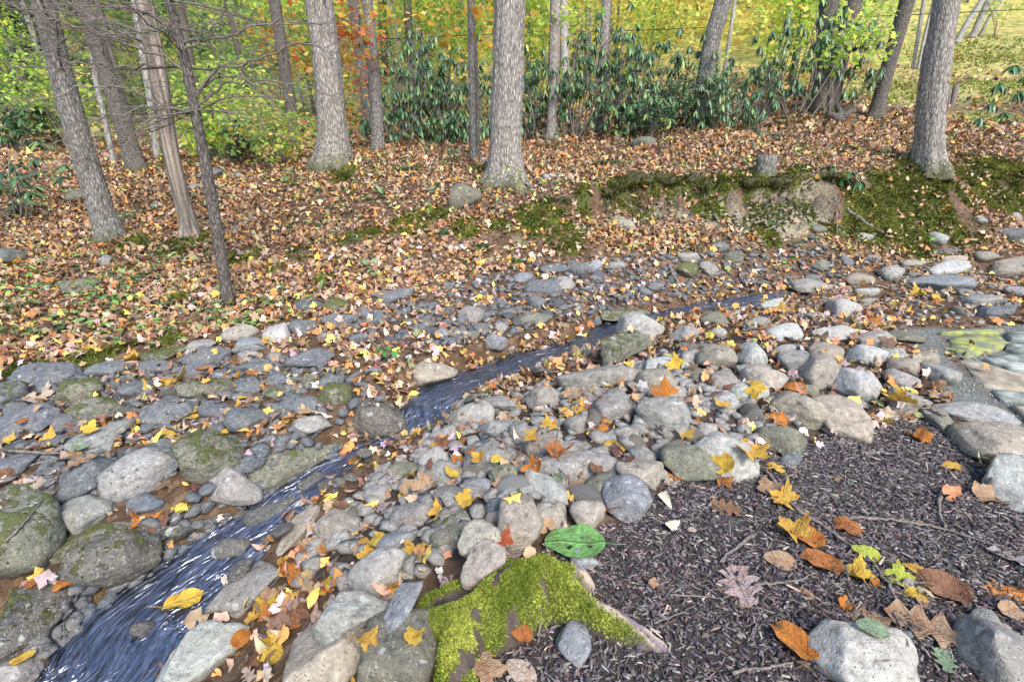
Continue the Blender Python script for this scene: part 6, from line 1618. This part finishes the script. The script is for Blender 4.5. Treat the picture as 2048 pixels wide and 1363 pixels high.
# the other single leaves: among the cobbles, on the far bank and on the mulch
def more_leaves(n, poly, seed, size, wts, group, lab, kinds=KINDS):
    g = np.random.default_rng(seed); wp = [tuple(at(u, v)[:2]) for u, v in poly]; xs, ys = np.array(wp).T; k = 0; tr_ = 0; cs = list(wts); ww = np.array([wts[c] for c in cs], float)
    while k < n and tr_ < 6000:
        tr_ += 1; x, y = g.uniform(xs.min(), xs.max()), g.uniform(ys.min(), ys.max())
        if not inside(np.array([x]), np.array([y]), wp)[0]: continue
        D, Wd, _z = stream_at(np.array([x]), np.array([y])); r = drop(x, y)
        if D[0] < Wd[0] or r is None or r[1][2] < .45 or (r[2] and g.random() < .72): continue
        cl = cs[int(g.choice(len(cs), p=ww / ww.sum()))]
        nm = {'gold': 'golden', 'pink': 'pinkish', 'grey': 'greyish', 'plum': 'plum red', 'sage': 'sage green', 'lime': 'lime'}.get(cl, cl); kd = kinds[int(g.integers(len(kinds)))]; nl = near_label(r[0]); sz = size * g.uniform(.7, 1.3); sh = {'oak': 'lobed', 'maple': 'pointed', 'tulip': 'blunt', 'beech': 'oval', 'broad': 'rounded'}[kd]
        on = 'on' if r[2] else 'beside'; lb = unique_label([f"{nm} {sh} leaf lying {on} the {nl}", f"{'smaller' if sz < size else 'larger'} {nm} {sh} leaf {on} the {nl}"], lab.replace('*', nm))
        put_leaf(r[0], r[1], sz, g.uniform(0, 6.28), kd, cl, lb, seed + k, .32, group, .008 + .012 * g.random()); k += 1
WT1 = dict(yellow=5, gold=4, orange=4, tan=6, pale=4, pink=3, brown=5, rust=3, red=1, plum=1, grey=1)
more_leaves(110, [(560,1150),(820,890),(1100,770),(1400,700),(1640,800),(1440,940),(1240,1010),(980,1090),(700,1190)], 900, .085, WT1, "leaves lying among the near cobbles", "curled * leaf caught between cobbles of the near pile")
more_leaves(60, [(0,800),(300,740),(600,700),(820,720),(700,860),(450,940),(330,1030),(0,980)], 1200, .085, WT1, "leaves lying among the far bank's stones", "* leaf lying between dark stones of the far bank")
more_leaves(40, [(420,1363),(600,1100),(760,1060),(860,1180),(700,1290),(560,1363)], 1400, .075, WT1, "leaves of the streamside heap", "* leaf in the heap between the stream and the stacked stones")
more_leaves(12, [(1100,1363),(1300,1080),(1500,980),(1750,880),(2040,1060),(2040,1363)], 1500, .045, dict(tan=3, pale=3, orange=2, grey=2, gold=1), "small leaves scattered on the mulch", "small * leaf scrap lying on the dark mulch")

# ------------------------------------------------------------------ twigs and sticks
def stick(name, label, pts, rpx, seed, mat=M_TWIG, lift=.012, side=0, cat='twig'):
    g = np.random.default_rng(seed); W_ = []
    for u, v in pts:
        hit = BVH.ray_cast(Vector(EYE), Vector(nrm(ray(u, v)))); W_.append(np.array(hit[0]) + np.array([0, 0, lift]) if hit[0] is not None else at(u, v))
    W_ = np.array(W_); r = rpx * proj(W_[len(W_) // 2])[2] / FPX; n = max(14, 5 * len(pts)); P = smooth_path(W_, n); P[:, :2] += g.normal(size=(n, 2)) * r * .5
    rr = np.linspace(r, r * .45, n) * (1 + .18 * g.normal(size=n)); acc = Acc(); V, F = tube(P, np.maximum(rr, r * .25), 7); acc.add(V, F)
    for k in range(side):
        i = int(g.integers(2, n - 2)); d = nrm((P[i + 1] - P[i]) + g.normal(size=3) * np.array([1, 1, .2]) * np.linalg.norm(P[i + 1] - P[i])); L_ = g.uniform(4, 14) * r * 2
        V, F = tube(smooth_path([P[i], P[i] + d * L_ * .5, P[i] + d * L_ + np.array([0, 0, -.005])], 6), np.linspace(r * .5, r * .2, 6), 5); acc.add(V, F)
    o = acc.build(name, mat, None, True, P[n // 2]); tag(o, label, cat); return o
STK = [("twig","long crooked grey twig crossing the mulch past the curled orange leaf",[(1530,942),(1560,985),(1592,1022),(1650,1062),(1706,1100),(1745,1130),(1772,1170),(1800,1225)],5,3),
 ("twig","thin twig leading down from the long one towards the flat rock",[(1768,1200),(1790,1240),(1815,1300)],3.2,1),
 ("twig","grey forked twig running across the mulch to the kerb",[(1690,1045),(1712,1040),(1790,1045),(1880,1062),(2000,1098)],3.6,2),
 ("twig","pale pink bent twig standing out on the mulch",[(1886,980),(1876,1005),(1878,1035),(1886,1060)],4.5,0),
 ("twig","short straight grey twig left of the curled orange leaf",[(1508,1074),(1475,1098),(1436,1127)],4,0),
 ("twig","short curved grey twig above the long pale oak leaf's tip",[(1505,1173),(1560,1170),(1600,1164),(1632,1150)],3,0),
 ("twig","straight reddish twig at the edge of the stump's hollow",[(1340,1194),(1400,1198),(1446,1203)],2.2,0),
 ("twig","dark curved twig left of the large orange leaf",[(1462,1350),(1520,1342),(1585,1330)],4,0),
 ("twig","thin forked dead branch lying over the cobble pile",[(966,866),(1000,884),(1040,903),(1080,916),(1122,924)],4,6),
 ("twig","thin upper twig lying over the flat dark stones at the left",[(0,902),(60,908),(140,910),(226,914)],3,1),
 ("twig","thin lower twig slanting over the flat dark stones at the left",[(0,952),(60,935),(110,922),(170,914)],3,1),
 ("twig","fine twig on the biggest mossy boulder at the left edge",[(16,1086),(50,1050),(88,1000)],2.2,0),
 ("stick","dark fallen stick leaning down the mossy bank",[(1664,400),(1700,425),(1740,452),(1782,478)],3.6,2),
 ("stick","pale bent stick lying in leaves above the young rhododendron",[(1594,345),(1625,352),(1644,365)],2.6,1),
 ("stick","pale grey stick lying in the leaves of the clearing",[(1615,290),(1630,300),(1650,306)],2.4,1),
 ("stick","pale stick propped in the rubble before the clay bank",[(1335,532),(1348,556),(1362,580)],4,1),
 ("log","short pale rotten log lying behind the thickest oak's right root",[(1088,356),(1115,354),(1150,352)],5,0),
 ("root","grey curved root crossing the leaf slope",[(462,466),(490,446),(506,432),(520,430)],5,0),
 ("stick","thin stick sloping across the bank top right of the thickest oak",[(1205,392),(1260,365),(1290,345)],2,1),
 ("twig","pale broken twig by the small tan leaf at the kerb",[(1982,960),(1965,980),(1950,992)],4,0),
 ("twig","short grey twig poking from under the kerb stones",[(1848,815),(1868,826),(1888,835)],4,0),
 ("twig","short thick twig piece near the yellow leaf at the mulch's top",[(1757,860),(1775,845),(1786,832)],5,0),
 ("twig","pale wood splinter lying on the upper mulch",[(1726,913),(1748,908),(1766,908)],5,0),
 ("twig","grey twig in the leaves behind the stump",[(850,1050),(890,1032),(926,1022)],2.5,1),
 ("twig","thin twig rising over the hollow of the stump",[(1076,1290),(1082,1240),(1080,1215)],2.2,0),
 ("twig","fine long twig on the mulch reaching the right part of the stump",[(1305,1252),(1350,1235),(1390,1215)],2,0),
 ("stick","thin stick lying in leaves near the leaning trunk's foot",[(270,452),(285,475),(302,500)],2,0),
 ("stick","dark stick lying across mossy ground behind the slender hemlock",[(325,512),(345,500),(362,490)],2.4,0)]
for k, (nm, lb, pts, r, sd_) in enumerate(STK): stick(nm, lb, pts, r, 950 + k, M_BARK_PALE if nm == 'log' else M_TWIG, side=sd_, cat=nm)

# ------------------------------------------------------------------ ferns, seedlings and weeds
FR = leaf_tmpl(.16, .05, .1, 2)
def fern(u, v, hpx, n, label, seed, droop=.5, col=(.055, .15, .03)):
    g = np.random.default_rng(seed); B = at(u, v); L_ = hpx * proj(B)[2] / FPX; root = thing('fern', label, 'fern', B, "ferns on the bank")
    for k in range(n):
        az = 6.283 * k / n + g.normal() * .3; d = np.array([math.cos(az), math.sin(az), 0]); l = L_ * g.uniform(.75, 1.15); q = np.linspace(0, 1, 16)[:, None]
        P = d * l * q * .8 + np.array([0, 0, 1.]) * l * (q * .75 - q * q * (.5 + droop)); acc = Acc(); V, F = tube(P, np.linspace(.003, .001, 16), 3, False); acc.add(V, F, col)
        T_ = nrm(np.gradient(P, axis=0)); s = np.cross(T_, [0, 0, 1]); w_ = np.sin(np.linspace(.25, 3.0, 16)) * l * .22
        for sg in (-1, 1): scatter(acc, FR, P[1:], basis(s[1:] * sg + T_[1:] * .35, np.tile([0, 0, 1.], (15, 1))), w_[1:], np.array(col) * g.uniform(.75, 1.3, (15, 1)))
        acc.build('frond', M_PLANT, root, False)
fern(1340,398,44,9,"dark green fern hanging down the bare clay bank",1001,1.6,(.03,.13,.03))
fern(962,492,40,8,"drooping broad fern on the mossy slope below the thickest oak",1002,.8,(.03,.10,.03))
fern(925,522,34,7,"dark fern nearest to the stones on the mossy slope",1003,.9,(.03,.10,.035))
fern(1040,524,36,9,"narrow fronded fern above the rubble",1004,.3,(.05,.17,.03))
fern(1130,400,36,8,"spreading fern on the bank's edge right of the thickest oak",1005,.5,(.06,.14,.05))
fern(625,512,28,6,"small fern alone on the leaf slope",1006,.4,(.04,.12,.035))
fern(1215,330,42,8,"upright pale fern in the clearing by the bank",1007,.2,(.09,.18,.05))
fern(812,340,40,8,"bluish fern in the clearing left of the thickest oak",1008,.4,(.07,.15,.07))
fern(895,464,36,8,"light fern between the grey-green boulder and the dark ferns",1009,.5,(.09,.18,.06))
fern(720,470,30,7,"pale fern on the leaf slope below the big pale oak",1010,.5,(.10,.19,.07))
fern(520,596,30,7,"pale sage fern right of the slender hemlock's foot",1011,.7,(.13,.22,.12))
def seedling(u, v, hpx, n, size, label, cols, seed, name='seedling', cat='seedling', tm=OV_T, spread=.35):
    g = np.random.default_rng(seed); B = at(u, v); H_ = hpx * proj(B)[2] / FPX; root = thing(name, label, cat, B, "young plants on the slope"); st, lf = Acc(), Acc()
    for q in range(2 if n > 7 else 1):
        top = np.array([g.normal() * .2 * H_, g.normal() * .2 * H_, H_ * g.uniform(.8, 1.1)]); P = smooth_path([[0, 0, -.03], top * .5 + g.normal(size=3) * .06 * H_, top], 8); V, F = tube(P, np.linspace(.003, .0015, 8), 4, False); st.add(V, F)
        m = max(n // (2 if n > 7 else 1), 3); f = g.uniform(.35, 1, m); pos = np.array([np.interp(f, np.linspace(0, 1, 8), P[:, i]) for i in range(3)]).T; az = g.uniform(0, 6.28, m); d = np.stack([np.cos(az), np.sin(az), g.normal(-.15, .25, m)], -1)
        scatter(lf, tm, pos + d * .01, basis(d, np.tile([0, 0, 1.], (m, 1)) + g.normal(size=(m, 3)) * .2), size * g.uniform(.7, 1.25, m), pal(cols, m, g, .2))
    st.build('stem', M_TWIG, root); lf.build('foliage', M_PLANT, root, False)
P_SEED = [(.16,.32,.06,3),(.28,.42,.08,2),(.10,.22,.07,2)]; P_SAGE = [(.20,.32,.16,3),(.26,.36,.18,2),(.14,.25,.12,1)]; P_PALE = [(.44,.46,.12,3),(.32,.42,.10,2)]
SEED = [(180,610,60,16,.07,"cluster of pale green seedlings before the mossy boulder on the slope",P_SEED),(240,640,56,14,.065,"bright seedlings right of the mossy boulder on the slope",P_SEED),(232,700,60,14,.06,"seedling with small leaves above the row of slates",P_SEED),
 (100,670,46,10,.06,"green seedling on the slope near the left row of slates",P_SEED),(15,680,50,10,.07,"green seedling at the left edge of the leaf slope",P_SEED),(60,620,60,12,.06,"tan and green weed clump left on the leaf slope",P_PALE),
 (735,560,50,12,.075,"sage coloured seedling on the slope above the notched slate",P_SAGE),(700,500,44,10,.08,"sage seedling below the big pale oak",P_SAGE),(780,720,46,8,.06,"bright green seedling in leaves beside the pool",[(.05,.20,.05,1)]),
 (1040,410,95,26,.075,"tall pale yellowing weed right in front of the thickest oak",P_PALE),(1080,420,70,16,.07,"pale weed beside the tall yellowing one",P_PALE),(1000,440,50,12,.08,"whitish green seedling on the mossy bank",P_SAGE),
 (1455,300,70,14,.08,"thin lime weed standing in the leaf clearing",P_PALE),(1450,330,50,8,.06,"small lime weed at the bank's upper edge",P_PALE),(1440,445,30,7,.06,"pale green seedling on the clay bank",P_SEED),
 (1240,300,50,14,.10,"light green seedling patch near the mossy boulder in the clearing",P_SEED),(560,390,60,14,.11,"bright lime seedling on the slope below the big pale oak",P_SEED),(760,400,40,10,.09,"green seedling on the slope right of the big pale oak",P_SAGE),
 (870,390,40,10,.09,"sage seedling left of the grey-green boulder",P_SAGE),(1330,300,56,16,.10,"yellowish seedlings in the clearing before the drooping rhododendron",P_PALE),(1520,300,40,8,.09,"small green seedling in the clearing's middle",P_SEED),
 (1600,310,36,8,.09,"green seedling right of the clearing's middle",P_SEED),(1950,280,60,20,.09,"dry tan and green weeds behind the thick furrowed trunk",P_PALE),(1895,300,40,12,.08,"small weeds at the thick furrowed trunk's foot",P_SEED),
 (430,410,40,10,.09,"green seedling between the barkless trunk and the slender hemlock",P_SEED),(120,400,56,16,.11,"leafy green twigs hanging over the mossy rock at the left",P_SEED),(60,560,36,8,.07,"small green seedling below the dark mossy boulder",P_SEED),
 (850,440,40,10,.07,"green seedling on the moss left of the dark ferns",P_SEED),(1180,470,30,8,.06,"small green plant on the mossy bank",P_SEED),(900,330,36,12,.1,"green weeds left of the mottled trunk's foot",P_SAGE),
 (1100,300,40,16,.1,"green weeds round the straight grey trunk's foot",P_SAGE),(1860,500,30,8,.07,"pale seedling at the foot of the mossy bank",P_SEED),(1730,500,28,8,.06,"tiny seedlings beside the fallen dark stick",P_SEED),(690,300,36,12,.1,"green weeds at the foot of the big pale oak",P_SEED),
 (330,330,50,16,.11,"green leafy plant behind the barkless trunk's base",P_SEED),(30,620,40,8,.06,"weedy sprig at the left edge above the slates",P_SEED),(350,690,30,7,.06,"seedling peeping over the long low mossy stone",P_SEED)]
for k, (u, v, h_, n, s_, lb, pl_) in enumerate(SEED): seedling(u, v, h_, n, s_, lb, pl_, 1100 + k)
# low ground cover of the clearing and slope
g = np.random.default_rng(1201); n = 5600; y = 3.6 + 9.4 * g.random(n) ** 1.1; x = g.uniform(-1, 1, n) * (y * 1.1)
nzv = fbm(np.stack([x * .8, y * .8, x * 0], -1), 3, 88); D, Wd, _z = stream_at(x, y); ok = (nzv > .02) & (D > Wd + .35) & ~((y < 5.3) & (x > -1.7)); x, y = x[ok], y[ok]; m = len(x); acc = Acc()
pos = np.repeat(np.stack([x, y, height(x, y) + .03], -1), 4, axis=0) + g.normal(size=(m * 4, 3)) * np.array([.03, .03, .012]); az = g.uniform(0, 6.28, m * 4); d = np.stack([np.cos(az), np.sin(az), g.normal(.1, .2, m * 4)], -1)
scatter(acc, SM_T, pos, basis(d, np.tile([0, 0, 1.], (m * 4, 1)) + g.normal(size=(m * 4, 3)) * .3), g.uniform(.035, .075, m * 4), pal([(.16,.30,.08,3),(.30,.42,.14,2),(.09,.18,.06,2)], m, g).repeat(4, axis=0))
tag(acc.build('ground_cover', M_PLANT, None, False), None, None, None, 'stuff')

# ------------------------------------------------------------------ driftwood, post, cable
P0 = at(1680, 246); acc = Acc(); g = np.random.default_rng(1301)
for k, (du, dv, r) in enumerate([(-28,-14,13), (28,-22,9), (40,12,9), (-10,-30,8), (10,10,14)]):
    tip = lean_to(P0, 1680 + du, 240 + dv); V, F = tube(smooth_path([P0 + np.array([0, 0, .04]), (P0 + tip) / 2 + g.normal(size=3) * .04 + np.array([0, 0, .05]), tip], 10), np.linspace(r, r * .35, 10) * proj(P0)[2] / FPX * (1 + .15 * g.normal(size=10)), 9)
    V = V + nrm(V - P0) * (fbm(V * 9, 3, k)[:, None] * .03); acc.add(V, F, moss=np.full(len(V), .1))
tag(acc.build('uprooted_stump', M_BARK_DARK, None, True, P0), "weathered uprooted stump with broken roots in the leaf clearing", 'tree stump')
P0 = at(1905, 215); t = proj(P0)[2]; post = thing('wooden_post', "short weathered wooden post with a slanted brace behind the thick furrowed trunk", 'post', P0)
for nm, a, b, w_ in (('post_shaft', (1903, 215), (1913, 170), 5), ('brace', (1896, 212), (1899, 172), 3)):
    A_, B_ = lean_to(P0, *a), lean_to(P0, *b); V, F = tube(np.array([A_ - np.array([0, 0, .1]), A_, B_, B_ + (B_ - A_) * .02]), [w_ * t / FPX] * 3 + [w_ * t / FPX * .8], 6); obj(nm, mk_mesh(nm, V - P0, F, M_TWIG, False), post)
c0, c1 = EYE + ray(1080, 64) * 15, EYE + ray(1640, 38) * 15; q = np.linspace(0, 1, 30)[:, None]; P = c0 * (1 - q) + c1 * q + np.array([0, 0, -1.]) * (q * (1 - q)) * .35
P = np.concatenate([c0 + (c0 - c1) * np.linspace(1, 0, 12)[:-1, None], P, c1 + (c1 - c0) * np.linspace(0, 1, 12)[1:, None]])
V, F = tube(P, .012, 5); o = obj('overhead_cable', mk_mesh('overhead_cable', V, F, mat_plain('black_cable', (.02, .02, .02), (.05, .05, .05)))); tag(o, "thin dark cable strung across the yellow trees", 'cable')
